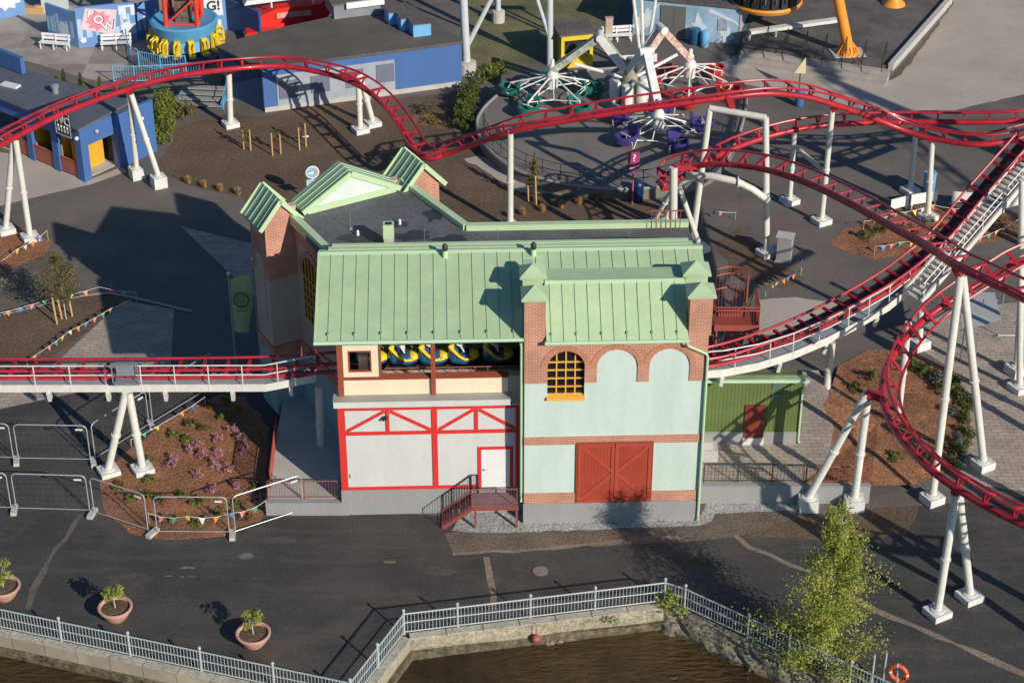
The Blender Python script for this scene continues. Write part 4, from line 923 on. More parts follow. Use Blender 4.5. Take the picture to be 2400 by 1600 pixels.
for k in range(0, N, 5):
    c = a.lerp(b, (k+.5)/N)+nrm*1.15; part('post', MB().tube([c, c+Vector((0,0,1.0))], .028, 5), STW, t)
# ================================================================ AROUND THE STATION
FLAGC = [mat('pennant_'+n, c, .7, .05) for n, c in (('green', (.05,.42,.16)), ('yellow', (.75,.55,.06)), ('white', (.72,.72,.70)), ('orange', (.75,.26,.06)), ('blue', (.08,.25,.62)), ('pink', (.70,.22,.25)))]
def bunting(label, pix, per=.55, sag=.10, size=.24, seed=0):
    pts = [g(x, y, z) for x, y, z in pix]; t = thing('bunting', label, 'bunting', pts[0], group='strings of coloured pennants'); line = []
    for a, b in zip(pts, pts[1:]):
        n = max(3, int((b-a).length/per))
        for k in range(n): f = k/n; line.append(a.lerp(b, f)-Vector((0, 0, sag*4*f*(1-f))))
    line.append(pts[-1]); part('string', MB().tube(line, .012, 4), WPAINT, t); rn = random.Random(seed)
    for k in range(1, len(line)-1):
        if rn.random() < .14: continue
        d = (line[k+1]-line[k-1]).normalized(); c = line[k]; dn = Vector((rn.uniform(-.35,.35), rn.uniform(-.35,.35), -1)).normalized()*size
        e = Vector((0, 0, 0)); nn = d.cross(dn).normalized()*.006; w_ = size*.42
        p = [c-d*w_-nn, c+d*w_-nn, c+dn-nn, c-d*w_+nn, c+d*w_+nn, c+dn+nn]
        part('pennant', MB().add(p, [(0,1,2),(5,4,3),(0,3,4,1),(1,4,5,2),(2,5,3,0)]), FLAGC[(k+seed) % 6], t)
    for p in (pts[0], pts[-1]):
        if p.z > .3: part('stake', MB().tube([Vector((p.x, p.y, 0)), p+Vector((0,0,.05))], .02, 5), WOODS, t)
bunting('bunting across the kerb behind the staked young tree at the left', [(-40,728,.7),(130,682,.75),(228,659,.8),(312,672,.7)], .6, .06, .3, 1)
bunting('bunting along the front edge of the dark soil bed with the young tree', [(62,828,.5),(160,760,.55),(255,708,.6),(300,688,.6)], .5, .05, .3, 2)
bunting('bunting across the mulch at the feet of the leftmost white support', [(-30,618,.7),(40,572,.6),(108,530,.6)], .6, .1, .34, 3)
bunting('sagging bunting inside the temporary fence in front of the heather bed', [(340,1178,.6),(430,1185,.8),(530,1178,.9),(610,1150,.8)], .62, .18, .34, 4)
bunting('short bunting running between temporary fence and heather bed towards the catwalk', [(300,1010,.4),(390,962,.5),(470,912,.6)], .9, .05, .28, 5)
bunting('bunting near the grey cabinet beside the red steel cage', [(1760,652,.8),(1800,640,.7),(1836,622,.9),(1842,600,.9)], .45, .06, .34, 6)
bunting('small bunting behind the white portal leg near the dark shadow', [(1612,498,.8),(1640,484,.7),(1690,488,.5)], .6, .05, .3, 7)
bunting('bunting in front of the white bench wall in the rear mulch bed', [(1985,508,.7),(2060,488,.8),(2142,470,.8),(2240,480,.7)], .6, .12, .34, 8)
bunting('bunting across the rear mulch bed below the dropping red track', [(2010,566,.7),(2070,556,.6),(2150,545,.8)], .6, .06, .34, 9)
bunting('bunting on the right side of the white stepped walkway', [(2235,548,.7),(2290,530,.6),(2345,500,.8)], .6, .1, .34, 10)
# temporary mesh fence panels
GALV = mat('zinc_tube', (.50, .52, .53), .4, .08, 3, metal=.35)
def fence_panel(bl, br, label, h=1.95):
    bl, br = Vector((bl.x, bl.y, .1)), Vector((br.x, br.y, .1)); t = thing('temporary_fence', label, 'fence', (bl.x, bl.y, 0), group='temporary mesh fence panels')
    d = (br-bl); L = d.length; d.normalize(); up = Vector((0, 0, 1)); rr = .22
    def P(x, z): return bl+d*x+up*z
    fr_ = [P(.06, -.08), P(.06, h-rr)] + [P(.06+rr-rr*math.cos(a), h-rr+rr*math.sin(a)) for a in (R(30), R(60), R(90))] + [P(L-.06-rr+rr*math.sin(a), h-rr+rr*math.cos(a)) for a in (0, R(30), R(60))] + [P(L-.06, h-rr), P(L-.06, -.08)]
    part('frame', MB().tube(fr_, .027, 6), GALV, t); part('bottom_tube', MB().tube([P(.06, .06), P(L-.06, .06)], .02, 6), GALV, t)
    m = MB(); k = .18
    while k < L-.08: m.tube([P(k, .06), P(k, h-.03)], .0016, 3, False); k += .3
    for z in [.06+.3*j for j in range(1, 6)]: m.tube([P(.06, z), P(L-.06, z)], .0018, 3, False)
    part('mesh_infill', m, MESHW, t)
    part('tag_plate', MB().obox(P(L-.42, h-.28), .34, .02, .08, math.atan2(d.y, d.x)), WPAINT, t)
def foot(p, rz, label): solo('ballast_block', MB().obox((p.x, p.y, 0), .26, .72, .17, rz), CONCL, label, 'block', p, 'concrete feet of the temporary fence')
pn = [((-145,1070), (35,1078), 'temporary fence panel cut by the left edge, back row'), ((41,1079), (216,1082), 'temporary fence panel of the back row on the asphalt beside the white support foot'),
      ((-150,1190), (30,1195), 'temporary fence panel cut by the left edge, front row'), ((36,1196), (214,1201), 'temporary fence panel of the front row left of the heather bed corner'),
      ((219,1204), (350,1247), 'temporary fence panel slanting across the left corner of the heather bed'), ((366,1251), (541,1252), 'temporary fence panel with bunting straight in front of the heather bed'),
      ((549,1252), (714,1198), 'temporary fence panel slanting back to the concrete ramp, bright edges'), ((222,1080), (352,998), 'temporary fence panel running up the left side of the heather bed'), ((356,996), (505,906), 'temporary fence panel along the heather bed reaching under the catwalk')]
for a, b, l in pn: fence_panel(q(*a), q(*b), l)
for k, (x, y, rz) in enumerate([(39,1083,.2), (219,1086,.3), (34,1198,.1), (217,1206,-.2), (358,1252,-.5), (545,1256,.1), (354,998,.4)]):
    foot(q(x, y), rz, 'concrete fence foot '+['under the back-row panels near the left edge', 'at the corner where the fence turns towards the catwalk', 'under the front-row panels near the left edge', 'at the left corner of the heather bed', 'left foot in front of the heather bed, turned askew', 'right foot in front of the heather bed', 'half way along the left side of the heather bed'][k])
solo('concrete_block', MB().obox(g(715,1174), .62, .4, .3, .05), CONCL, 'pale concrete block at the end of the slanting fence panel by the ramp', 'block', g(715,1174))
# heather, seedlings, tufts and shrubs
def plant(name, x, y, r, h, m, label, group, n=160, sz=.05, seed=0, z=0.01, cat='plant', hgt=None, clumps=9):
    p = g(x, y, z); mb = MB(); foliage(mb, p+Vector((0, 0, h*.5)), (r, r, h*.55), n, sz, seed, clumps, .42)
    o = thing(name, label, cat, p, group=group); part('foliage', mb, m, o, fixn=False); part('stem', MB().tube([p-Vector((0,0,.03)), p+Vector((0, 0, h*.5))], .018, 5), BARKD, o); return o
hp = [(535,992,1),(502,1012,1),(455,1023,1),(500,1045,1),(556,1012,1),(465,1048,1),(388,1072,0),(497,1070,0),(455,1095,0),(545,1120,1),(487,1128,0),(565,1040,1),(404,1058,1),(558,1030,1),(525,1080,0),(430,1040,0)]
wh = ['topmost', 'upper', 'upper left', 'middle', 'upper right', 'central', 'leftmost', 'right central', 'lower central', 'lowest right', 'lowest', 'rightmost bright', 'left', 'right', 'lower right', 'left central']
for k, (x, y, b) in enumerate(hp): plant('heather_plant', x, y, .29, .34, LEAF_P, wh[k]+' pink heather tuft in the triangular mulch bed', 'pink heather tufts', 150, .05, 100+k)
gp = [(480,935),(520,925),(545,945),(440,975),(400,1000),(430,1010),(470,985),(350,1105),(335,1140),(370,1150),(420,1140),(455,1155),(380,1195),(500,1180),(545,1165),(590,1120),(300,1150),(515,960),(275,1120),(340,1060),(450,1205),(565,1190)]
lw = ['at the tip under the catwalk', 'second near the shaded tip', 'on the shaded right edge by the tip', 'upper left slope', 'left slope above the support', 'left centre', 'near centre', 'just below the support feet', 'lower left', 'lower left centre', 'below centre', 'lower centre by the bunting', 'near the front fence', 'front right', 'far front right', 'on the right edge', 'left corner', 'top right of centre', 'beside the left support foot', 'right of the right support leg', 'front middle', 'front right corner']
for k, (x, y) in enumerate(gp): plant('ground_cover_plant', x, y, .32, .26, LEAF_H if k % 3 else LEAF_Y, 'low green plant in the heather bed, '+lw[k], 'low green plants in the heather bed', 240, .055, 200+k)
def tuft(x, y, label, k):
    p = g(x, y); mb = MB(); rn = random.Random(k)
    for _ in range(240):
        a = rn.random()*6.28; r = rn.random()**.6*.27; b = p+Vector((math.cos(a)*r*.5, math.sin(a)*r*.5, 0)); e = p+Vector((math.cos(a)*r*1.2, math.sin(a)*r*1.2, rn.uniform(.2,.52)*(1.1-r)))
        s_ = Vector((-math.sin(a), math.cos(a), 0))*.025; mb.add([b-s_, b+s_, e], [(0, 1, 2)])
    solo('grass_tuft', mb, LEAF_T, label, 'grass tuft', p, 'round tan grass tufts on the soil', fixn=False)
for k, (x, y) in enumerate([(433,420),(470,430),(507,438),(548,446)]): tuft(x, y, ['first', 'second', 'third', 'last'][k]+' tan grass tuft of the left row, counted from the white block footing', 300+k)
for k, (x, y) in enumerate([(1173,498),(1202,493),(1246,485),(1289,477),(1330,468),(1370,459)]): tuft(x, y, ['tan grass tuft at the foot of the lone round-capped column', 'tan grass tuft just right of the lone column', 'third tan tuft of the right row from the lone column', 'fourth tan tuft of the right row from the lone column', 'fifth tan tuft of the right row, near the staked sapling', 'rightmost tan tuft, nearest the pink sign'][k], 310+k)
def tree(name, label, base, h, r, n, sz, m, bark, seed, lean=(0, 0), cb=.25, tr=.07, shape='oval', group=None, br=14):
    rn = random.Random(seed); o = thing(name, label, 'tree', base, group=group); top = base+Vector((lean[0], lean[1], h))
    def ax(f): return base.lerp(top, f)+Vector((math.sin(f*5+seed), math.cos(f*4+seed), 0))*.03*h*.3*f
    part('trunk', MB().tube([ax(k/10*.96)-Vector((0,0,.05 if k == 0 else 0)) for k in range(11)], [tr*(1-.9*k/10) for k in range(11)], 8), bark, o, True)
    mb, lm = MB(), MB()
    def rad(f): 
        u = (f-cb)/(1-cb)
        if shape == 'birch': return r*(.16+.84*(1-u)**.75)*min(1, .55+u*3)*(.9+.2*math.sin(u*17+seed))
        return r*(math.sin(math.pi*min(1, u**.6*.93+.07))**.8 if shape == 'oval' else (.25+.75*min(1, (1-u)*1.25))*min(1, .35+u*4))
    per = n//br
    for k in range(br):
        f = cb+(1-cb)*(k+.5)/br*.98; a = k*2.4+rn.random(); R_ = rad(f)*(rn.uniform(.55, 1.22) if shape == 'birch' else rn.uniform(.7, 1.15)); s0 = ax(max(.05, f-.10)); e = ax(f)+Vector((math.cos(a)*R_, math.sin(a)*R_, rn.uniform(-.02,.05)*h))
        lm.tube([s0, s0.lerp(e, .5)+Vector((0,0,.04*h)), e], [tr*.24, tr*.15, tr*.05], 5)
        for _ in range(per):
            t = rn.random()**.7*1.08; c = s0.lerp(e, t); sp_ = R_*.42*(.5+t*.5)
            mb.leaf(c+Vector((max(-1.6, min(1.6, rn.gauss(0, 1)))*sp_*.55, max(-1.6, min(1.6, rn.gauss(0, 1)))*sp_*.55, max(-1.8, min(1.5, rn.gauss(-.5, 1)))*.034*h)), sz*rn.uniform(.6, 1.3), rn)
    part('limbs', lm, BARKD, o, True); part('crown', mb, m, o, fixn=False); return o
tree('birch_tree', 'tall light green birch with white trunk on the quay edge at the lower right', g(1882,1536,-.1), 8.0, 2.3, 25000, .055, LEAF_B, BARK, 11, (.35, .3), .06, .10, 'birch', br=52)
tree('young_birch', 'thin grey-green young tree tied between stakes in the dark soil bed', g(152,733), 4.1, 1.15, 4600, .05, LEAF_Y, BARK, 12, (-.1, .1), .34, .03, 'oval', br=26)
tree('young_tree', 'slim yellowing sapling between two stakes behind the station roof', g(1226,468), 3.3, .36, 900, .06, LEAF_Y, BARKD, 13, (0, 0), .42, .03, 'oval', br=14)
tree('young_tree', 'thin dry sapling at the far left edge below the mulch', g(-10,690), 2.2, .7, 500, .05, LEAF_G, BARKD, 14, (0, 0), .3, .03, 'oval', br=12)
for k, (x, y) in enumerate([(566,345),(637,350),(695,335)]):
    tree('young_tree', ['leftmost', 'middle', 'rightmost'][k]+' thin sapling between pairs of stakes on the brown soil', g(x, y), 1.9, .3, 220, .055, LEAF_Y, BARKD, 20+k, (0,0), .35, .02, 'oval', br=9, group='staked saplings on the soil')
sk = [(560,343,1.5,0),(576,346,1.4,0),(626,358,1.5,1),(645,354,1.3,1),(688,345,1.5,2),(703,338,1.6,2)]
for k, (x, y, h, s) in enumerate(sk):
    p = g(x, y); solo('planting_stake', MB().tube([p-Vector((0,0,.05)), p+Vector((0,.02,h))], .05, 7), WOODS, ['left stake of the leftmost', 'right stake of the leftmost', 'left stake of the middle', 'right stake of the middle', 'left stake of the rightmost', 'right stake of the rightmost'][k]+' sapling on the brown soil', 'stake', p, 'planting stakes')
for k, (x, y, h) in enumerate([(131,744,1.65),(142,732,1.2),(166,726,1.5),(1214,462,1.75),(1232,475,2.0)]):
    p = g(x, y); solo('planting_stake', MB().tube([p-Vector((0,0,.05)), p+Vector((-.08,.02,h))], .055, 7), WOODS, ['thick front-left stake of the thin grey-green tree', 'thin middle stake of the thin grey-green tree', 'right stake of the thin grey-green tree', 'left stake of the yellowing sapling behind the roof', 'right stake of the yellowing sapling behind the roof'][k], 'stake', p, 'planting stakes')
p = g(702, 327); solo('name_plate', MB().obox(p+Vector((0,0,.35)), .42, .03, .12, 0).obox(p, .03, .03, .36, 0), WPAINT, 'tiny white plate beside the rightmost staked sapling', 'plate', p)
plant('bush', 1545, 1412, .62, 1.25, LEAF_B, 'leafy green bush growing out of the inner quay corner', None, 520, .08, 401, -.35, 'bush', clumps=22)
plant('bush', 985, 262, .75, .7, LEAF_Y, 'dry yellowish bush on the rusty mulch patch behind the track', None, 300, .07, 402, 0, 'bush')
plant('bush', 988, 285, .5, .45, LEAF_Y, 'smaller dry bush in front of the yellowish one on the rusty mulch', None, 200, .06, 403, 0, 'bush')
plant('bush', 1412, 1428, .3, .25, LEAF_H, 'little weed at the foot of the middle quay railing', None, 60, .05, 404, 0, 'weed')
def hedge(name, pix, h, r, label, m=LEAF_H, n=900, sz=.11, seed=0):
    pts = [g(x, y) for x, y in pix]; o = thing(name, label, 'hedge', pts[0]); mb = MB(); rn = random.Random(seed); core = MB()
    for a, b in zip(pts, pts[1:]):
        for k in range(6):
            c = a.lerp(b, k/5); foliage(mb, c+Vector((rn.uniform(-.2,.2), rn.uniform(-.2,.2), h*.5)), (r*rn.uniform(.8,1.2), r, h*.55), n//6//(len(pts)-1), sz, seed+k, 14, .35)
            core.tube([c, c+Vector((.1,0,h*.5)), c+Vector((0,.1,h*.85))], .04, 5)
    part('foliage', mb, m, o, fixn=False); part('branches', core, BARKD, o)
hedge('hedge', [(375,330),(372,290),(385,258)], 1.7, .8, 'bright green hedge beside the blue toilet wall', LEAF_H, 5200, .075, 31)
hedge('hedge', [(400,275),(440,262)], .9, .5, 'low yellowish hedge running from the green hedge to the grey steps', LEAF_Y, 900, .09, 32)
hedge('hedge', [(1062,300),(1068,250),(1085,215)], 1.1, .6, 'curved clipped dark hedge at the edge of the spinning ride floor', LEAF_D, 5600, .075, 33)
hedge('hedge', [(1110,190),(1150,170)], .9, .6, 'small bush clump between the blue building and the grass verge', LEAF_H, 700, .1, 34)
for k, (x, y, h) in enumerate([(150,208,1.5),(188,212,1.35),(232,215,1.2),(132,205,.9)]):
    p = g(x, y); o = thing('conifer', ['tallest dark conifer', 'second dark conifer', 'rightmost reddish conifer', 'smallest conifer'][k]+' in the row behind the toilet roof', 'conifer', p, group='small conifers behind the toilets'); mb = MB(); rn = random.Random(k)
    for _ in range(420):
        f = rn.random()**.7; a = rn.random()*6.28; rr = .3*(1-f)*rn.uniform(.6,1.1)+.02; mb.leaf(p+Vector((math.cos(a)*rr, math.sin(a)*rr, f*h)), .07, rn)
    part('foliage', mb, LEAF_D if k != 2 else LEAF_Y, o, fixn=False); part('trunk', MB().tube([p, p+Vector((0,0,h*.9))], .035, 6), BARKD, o)
for k, (x, y, m) in enumerate([(2130,515,LEAF_G),(2195,512,LEAF_D),(2100,532,LEAF_Y),(2020,535,LEAF_D),(1985,550,LEAF_D),(2165,540,LEAF_Y),(2290,525,LEAF_Y),(1955,1010,LEAF_D),(2000,870,LEAF_D),(2100,850,LEAF_D),(2150,880,LEAF_G),(2190,950,LEAF_G),(2200,1020,LEAF_G),(2140,1070,LEAF_G),(2050,1060,LEAF_D),(1990,1070,LEAF_D),(2170,900,LEAF_D),(1960,900,LEAF_D)]):
    plant('shrub', x, y, .42, .5, m, ['silvery shrub at the foot of the mulch-bed column', 'dark shrub under the lift track', 'yellow shrub below the silvery one', 'dark shrub left in the rear mulch bed', 'leftmost dark shrub of the rear mulch bed', 'dry shrub under the crossing tracks', 'dry shrub right of the stepped walkway', 'dark shrub beside the leaning legs', 'dark shrub at the top of the round mulch bed', 'dark shrub behind the foreground curve top', 'silvery shrub on the upper right rim of the round bed', 'silvery shrub on the right rim of the round bed', 'silvery shrub on the lower right rim of the round bed', 'silvery shrub at the bottom of the round bed', 'dark shrub low in the middle of the round bed', 'dark shrub behind the right leaning leg', 'dark shrub near the upper right rim', 'dark shrub left in the round bed'][k], 'shrubs in the right-hand mulch beds', 220, .07, 500+k, .15 if y > 800 else 0, 'shrub')
hedge('hedge', [(2095,850),(2180,878),(2218,930),(2222,1005),(2185,1072)], .5, .42, 'dark low planting along the right rim of the round mulch bed', LEAF_D, 4200, .06, 36)
# terracotta pots with little trees
def pot(x, y, label, k, tl):
    p = g(x, y); t = thing('plant_pot', label, 'plant pot', p, group='terracotta pots on the quay')
    part('bowl', MB().lathe([(.34, 0), (.52, .22), (.66, .52), (.68, .56), (.72, .57), (.73, .66), (.68, .68), (.62, .66), (.60, .54)], p, 32), TERRA, t, True)
    part('soil', MB().lathe([(.605, .55), (.3, .585), (.05, .59)], p, 24), SOIL, t)
    b = p+Vector((0, 0, .57)); o = thing('potted_tree', tl, 'potted tree', b, group='little trees in the terracotta pots'); rn = random.Random(k)
    part('trunk', MB().tube([b, b+Vector((-.02,.01,.3)), b+Vector((.01,0,.62))], [.03,.025,.018], 7), BARK, o, True)
    mb, lm = MB(), MB()
    for j in range(9):
        a = rn.random()*6.28; e = b+Vector((math.cos(a)*.30, math.sin(a)*.30, rn.uniform(.55, 1.18))); lm.tube([b+Vector((0,0,.5)), e], [.014,.005], 4); foliage(mb, e, (.2, .2, .17), 62, .055, k*10+j)
    part('branches', lm, BARK, o); part('foliage', mb, LEAF_B, o, fixn=False)
pot(12, 1372, 'terracotta pot cut by the left picture edge', 1, 'little tree in the pot at the left picture edge'); pot(268, 1420, 'terracotta pot in the middle of the three by the left railing', 2, 'spreading little tree in the middle pot'); pot(584, 1480, 'terracotta pot on the right, nearest the railing corner', 3, 'compact little tree in the right-hand pot')
# lifebuoy and poles by the lower right railing
p = g(2056, 1590, 0); t = thing('lifebuoy_stand', 'orange lifebuoy hanging on a post at the bottom right corner', 'lifebuoy', p)
part('post', MB().tube([p, p+Vector((0,0,1.5))], .05, 8), RAILM, t)
rg = [p+Vector((.36*math.cos(a)*.85, -.1-.36*math.cos(a)*.45, 1.12+.36*math.sin(a))) for a in [2*math.pi*k/24 for k in range(24)]]
part('ring', MB().tube(rg, .085, 10, closed=True), mat('lifebuoy_orange', (.75,.11,.03), .5, .06, 3), t, True)
mbx = MB()
for a in (0, 6, 12, 18): mbx.tube([rg[a].lerp(rg[(a+1) % 24], .2), rg[a].lerp(rg[(a+1) % 24], .75)], .089, 10)
part('bands', mbx, WPAINT, t)
for k, (x, y, h) in enumerate([(2000,1580,1.75),(2026,1582,1.9)]):
    p = g(x, y, 0); solo('mooring_pole', MB().tube([p, p+Vector((0,0,h))], .04, 8).lathe([(.09,0),(.09,.04)], p, 8), RAILM, ['thin pale pole left of the lifebuoy', 'thin pale pole directly beside the lifebuoy'][k], 'pole', p)
a_ = q(1948,1556,.3); solo('notice_board', MB().obox(a_, .62, .04, .52, -.6), mat('pale_notice', (.42,.52,.52), .5, .05), 'pale blank notice board fixed to the railing beside the birch trunk', 'board', a_)
p = g(1231,1458,-.55)+Vector((0,-.22,0)); solo('hanging_buoy', MB().blob(p, .19, 2, .05).tube([p, p+Vector((0,.12,.72))], .015, 4), mat('rust_red_buoy', (.35,.09,.06), .6, .15, 4), 'small reddish buoy hanging on the middle quay wall', 'buoy', p)
# flagpoles and banner
def pole(x, y, ytop, label):
    p = g(x, y); h = zat(p.y, ytop); t = thing('flagpole', label, 'flagpole', p, group='flagpoles beside the station'); part('pole', MB().tube([p, p+Vector((0,0,h))], [.055,.04], 10), STG, t, True); part('finial', MB().blob(p+Vector((0,0,h+.05)), .085, 1, 0), WPAINT, t, True); return p, h
pole(600, 850, 596, 'bare flagpole nearest the brick tower'); p, h = pole(545, 870, 630, 'flagpole carrying the pale green banner')
t = thing('banner', 'pale green banner with a dark green ring emblem on the left flagpole', 'banner', p+Vector((0,0,h)))
BW, BH = 1.05, 2.95; rows = 18; m = MB(); V = []
for j in range(rows+1):
    f = j/rows; wv = BW*(1.0 if f < .55 else 1-.34*(f-.55)/.45)
    for i in range(7): u = i/6; V.append(p+Vector((.06+wv*u, .12*math.sin(u*5+f*3)*u, h-.28-BH*f+.22*u*(1-f)-.25*u*(f > .97)+.12*u)))
m.add(V, [(j*7+i, j*7+i+1, (j+1)*7+i+1, (j+1)*7+i) for j in range(rows) for i in range(6)])
bo = part('cloth', m, mat('pale_green_cloth', (.42,.47,.24), .8, .05), t, True)
BG = mat('banner_green', (.04,.22,.08), .8, .05); m = MB(); c = p+Vector((.56, -.17, h-1.36)); n = 28
for k in range(n):
    a, b = 2*math.pi*k/n, 2*math.pi*(k+1)/n
    m.add([c+Vector((r*math.cos(t_), 0, r*math.sin(t_)*1.08)) for r, t_ in ((.40,a),(.40,b),(.31,b),(.31,a))], [(0,1,2,3)])
part('ring_emblem', m, BG, t)
m = MB()
for r_, z in ((0, .12), (1, -.10)):
    for k in range(4): x = -.2+k*.115; m.add([c+Vector((x,-.004,z-.08)), c+Vector((x+.035,-.004,z-.08)), c+Vector((x+.035,-.004,z+.07)), c+Vector((x,-.004,z+.07))], [(0,1,2,3)]); m.add([c+Vector((x+.036,-.004,z+.04*(k % 2))), c+Vector((x+.085,-.004,z+.04*(k % 2))), c+Vector((x+.085,-.004,z+.03+.04*(k % 2))), c+Vector((x+.036,-.004,z+.03+.04*(k % 2)))], [(0,1,2,3)])
for k in range(5): x = -.25+k*.11; m.add([c+Vector((x,-.02,-.66)), c+Vector((x+.06,-.02,-.66)), c+Vector((x+.06,-.02,-.56)), c+Vector((x,-.02,-.56))], [(0,1,2,3)])
part('lettering', m, BG, t)
# round entrance sign behind the gable
p = g(722, 470, 0); t = thing('entrance_sign', 'round blue and white sign above a small panel behind the gable', 'sign', p); zc = zat(p.y, 396); rz = R(14)
def sg(n, mb, m): o = part(n, mb, m, t, world=False); o.rotation_euler = (0, 0, rz); return o
sg('post', MB().tube([(0, .12, 0), (0, .12, zc)], .06, 8), WPAINT)
def disc(r, y, y2): return MB().xz([(r*math.cos(2*math.pi*k/32), zc+r*math.sin(2*math.pi*k/32)) for k in range(32)], y, y2)
sg('rim', disc(.40, -.02, .06), WPAINT); sg('face', disc(.33, -.03, -.021), mat('sign_blue', (.22,.50,.62), .5, .05))
sg('lettering', MB().xz([(-.26, zc-.10), (.10, zc-.06), (.20, zc+.10), (-.02, zc+.06), (-.24, zc+.0)], -.04, -.031), WPAINT); sg('flash', MB().xz([(.06, zc-.10), (.22, zc-.02), (.28, zc+.14), (.10, zc+.08)], -.046, -.041), mat('sign_pink', (.70,.15,.32), .5, .05))
sg('panel', MB().box(-.38, .38, -.02, .05, zc-.86, zc-.46), mat('sign_pale_blue', (.50,.62,.72), .5, .05))
m = MB()
for k in range(3): m.box(-.28, .28-.1*k, -.03, -.021, zc-.58-k*.1, zc-.55-k*.1)
sg('small_text', m, mat('sign_dark_blue', (.12,.22,.38), .5, .05))
# railings on the concrete terraces
def hand(label, pts, m, h=1.0, z=.68, every=.13, posts=1.5):
    t = thing('terrace_railing', label, 'railing', pts[0])
    for zz, r in ((h, .03), (.12, .02)): part('rail', MB().tube([p+Vector((0,0,zz)) for p in pts], r, 6), m, t)
    mb = MB(); mp = MB()
    for a, b in zip(pts, pts[1:]):
        L = (b-a).length; n = max(1, int(L/every))
        for k in range(1, n): c = a.lerp(b, k/n); mb.tube([c+Vector((0,0,.12)), c+Vector((0,0,h))], .009, 4)
        n = max(1, int(L/posts))
        for k in range(n+1): c = a.lerp(b, k/n); part('post', MB().tube([c, c+Vector((0,0,h))], .028, 6), m, t)
    part('balusters', mb, m, t)
hand('dark red railing on the concrete ramp edge left of the white wall', [g(616,1146,.7), g(783,1146,.7)], BROWN)
t = hand('red railing running along the shaded ramp beside the heather bed', [g(622,1120,.7), g(636,1000,.7)], mat('faded_red_paint', (.36,.07,.05), .6, .1), 1.0, .68, .05)
hand('dark railing on top of the low retaining wall right of the barn-door building', [g(1616,1108,.95), g(1850,1108,.95)], DARK, 1.0, .9, .16)
hand('short red barrier grid on the retaining wall between the leaning legs', [g(1845,1109,.95), g(1994,1109,.95)], mat('faded_red_paint', (.36,.07,.05)), .9, .9, .14)
# green board shed
SX0, SX1, SY, SZ = 8.75, 13.42, 75.9, .9
t = thing('green_shed', 'green board shed with dark red door under the curved catwalk', 'shed', (SX0, SY, SZ))
def sh(n, mb, m): return part(n, mb, m, t)
sh('wall', MB().box(SX0, SX1, SY, SY+.8, 1.55, 4.42), GRNW); sh('plinth', MB().box(SX0, SX1+.02, SY-.04, SY+.8, .88, 1.549), CONC)
sh('roof', MB().add([(SX0-.1,SY-.2,4.44),(SX1+.2,SY-.2,4.44),(SX1+.2,SY+.85,4.2),(SX0-.1,SY+.85,4.2),(SX0-.1,SY-.2,4.56),(SX1+.2,SY-.2,4.56),(SX1+.2,SY+.85,4.32),(SX0-.1,SY+.85,4.32)], [(0,3,2,1),(4,5,6,7),(0,1,5,4),(1,2,6,5),(2,3,7,6),(3,0,4,7)]), ROOFG)
d = sh('door', MB().box(10.82, 11.76, SY-.07, SY-.005, 1.25, 3.05), TREDD); part('handle', MB().box(11.66,11.70,SY-.12,SY-.075,2.05,2.2), STG, d); sh('threshold', MB().box(10.80, 11.78, SY-.14, SY-.045, .9, 1.24), FOOT)
for x, z in ((12.0, 3.95), (12.0, 3.35)): sh('vent_panel', MB().box(x, x+.42, SY-.05, SY-.004, z, z+.34), mat('teal_vent', (.09,.16,.13), .5, .1))
sh('downpipe', MB().tube([(SX1+.1,SY-.1,4.4),(SX1+.1,SY-.1,4.2),(SX1-.02,SY-.08,3.95),(SX1-.02,SY-.08,1.1),(SX1+.06,SY-.16,1.0)], .05, 8), GUT); sh('gutter', MB().tube([(SX0-.1,SY-.26,4.48),(SX1+.22,SY-.26,4.48)], .07, 8), GUT)
a_ = g(1632,1058,.9); solo('concrete_step', MB().box(a_.x-.5, a_.x+.32, a_.y-.1, a_.y+.7, .9, 1.5).box(a_.x-.5, a_.x+.1, a_.y+.05, a_.y+.7, 1.503, 1.9), CONCL, 'pale concrete step block at the right corner of the mint pavilion', 'step', a_)
# red steel cage platform on the right side of the station
CG = mat('cage_red', (.33,.075,.055), .55, .12, 2); x0, x1, y0, y1, zz = 9.42, 11.45, 78.0, 79.7, 5.9
t = thing('access_platform', 'red steel access platform with a tall barred cage beside the brick pier', 'platform', (x0, y0, 0))
def ap(n, mb, m=CG): return part(n, mb, m, t)
ap('floor', MB().box(x0,x1,y0,y1,zz-.06,zz)); ap('kickboard', MB().box(x0-.02,x1+.02,y0-.05,y0-.001,zz-.1,zz+.2).box(x1+.001,x1+.05,y0,y1,zz-.1,zz+.2))
for x in (x0+.1, x1-.1):
    for y in (y0+.1, y1-.1): ap('leg', MB().tube([(x,y,0),(x,y,zz-.06)], .06, 8))
def bars(a, b, z0, z1, st=.12, r=.012):
    m = MB(); a, b = Vector(a), Vector(b); n = max(2, int((b-a).length/st))
    for k in range(n+1): c = a.lerp(b, k/n); m.tube([(c.x,c.y,z0),(c.x,c.y,z1)], r, 4)
    for z in (z1, z1-.18): m.tube([(a.x,a.y,z),(b.x,b.y,z)], .028, 6)
    return m
ap('front_railing', bars((x0,y0-.02,0),(x1,y0-.02,0),zz,zz+1.15)); ap('side_railing', bars((x1+.02,y0,0),(x1+.02,y1,0),zz,zz+1.15)); ap('gangway_railing', bars((x0-1.3,y0+.5,0),(x0,y0+.1,0),zz,zz+1.15).bar((x0-1.3,y0+.5,zz-.02),(x0,y0+.1,zz-.02),.1,.3))
ap('gangway_railing', bars((x0-1.3,y1,0),(x0+.1,y1-.2,0),zz,zz+1.15)); ap('gangway_floor', MB().box(x0-1.3,x0,y0+.4,y1,zz-.08,zz-.02))
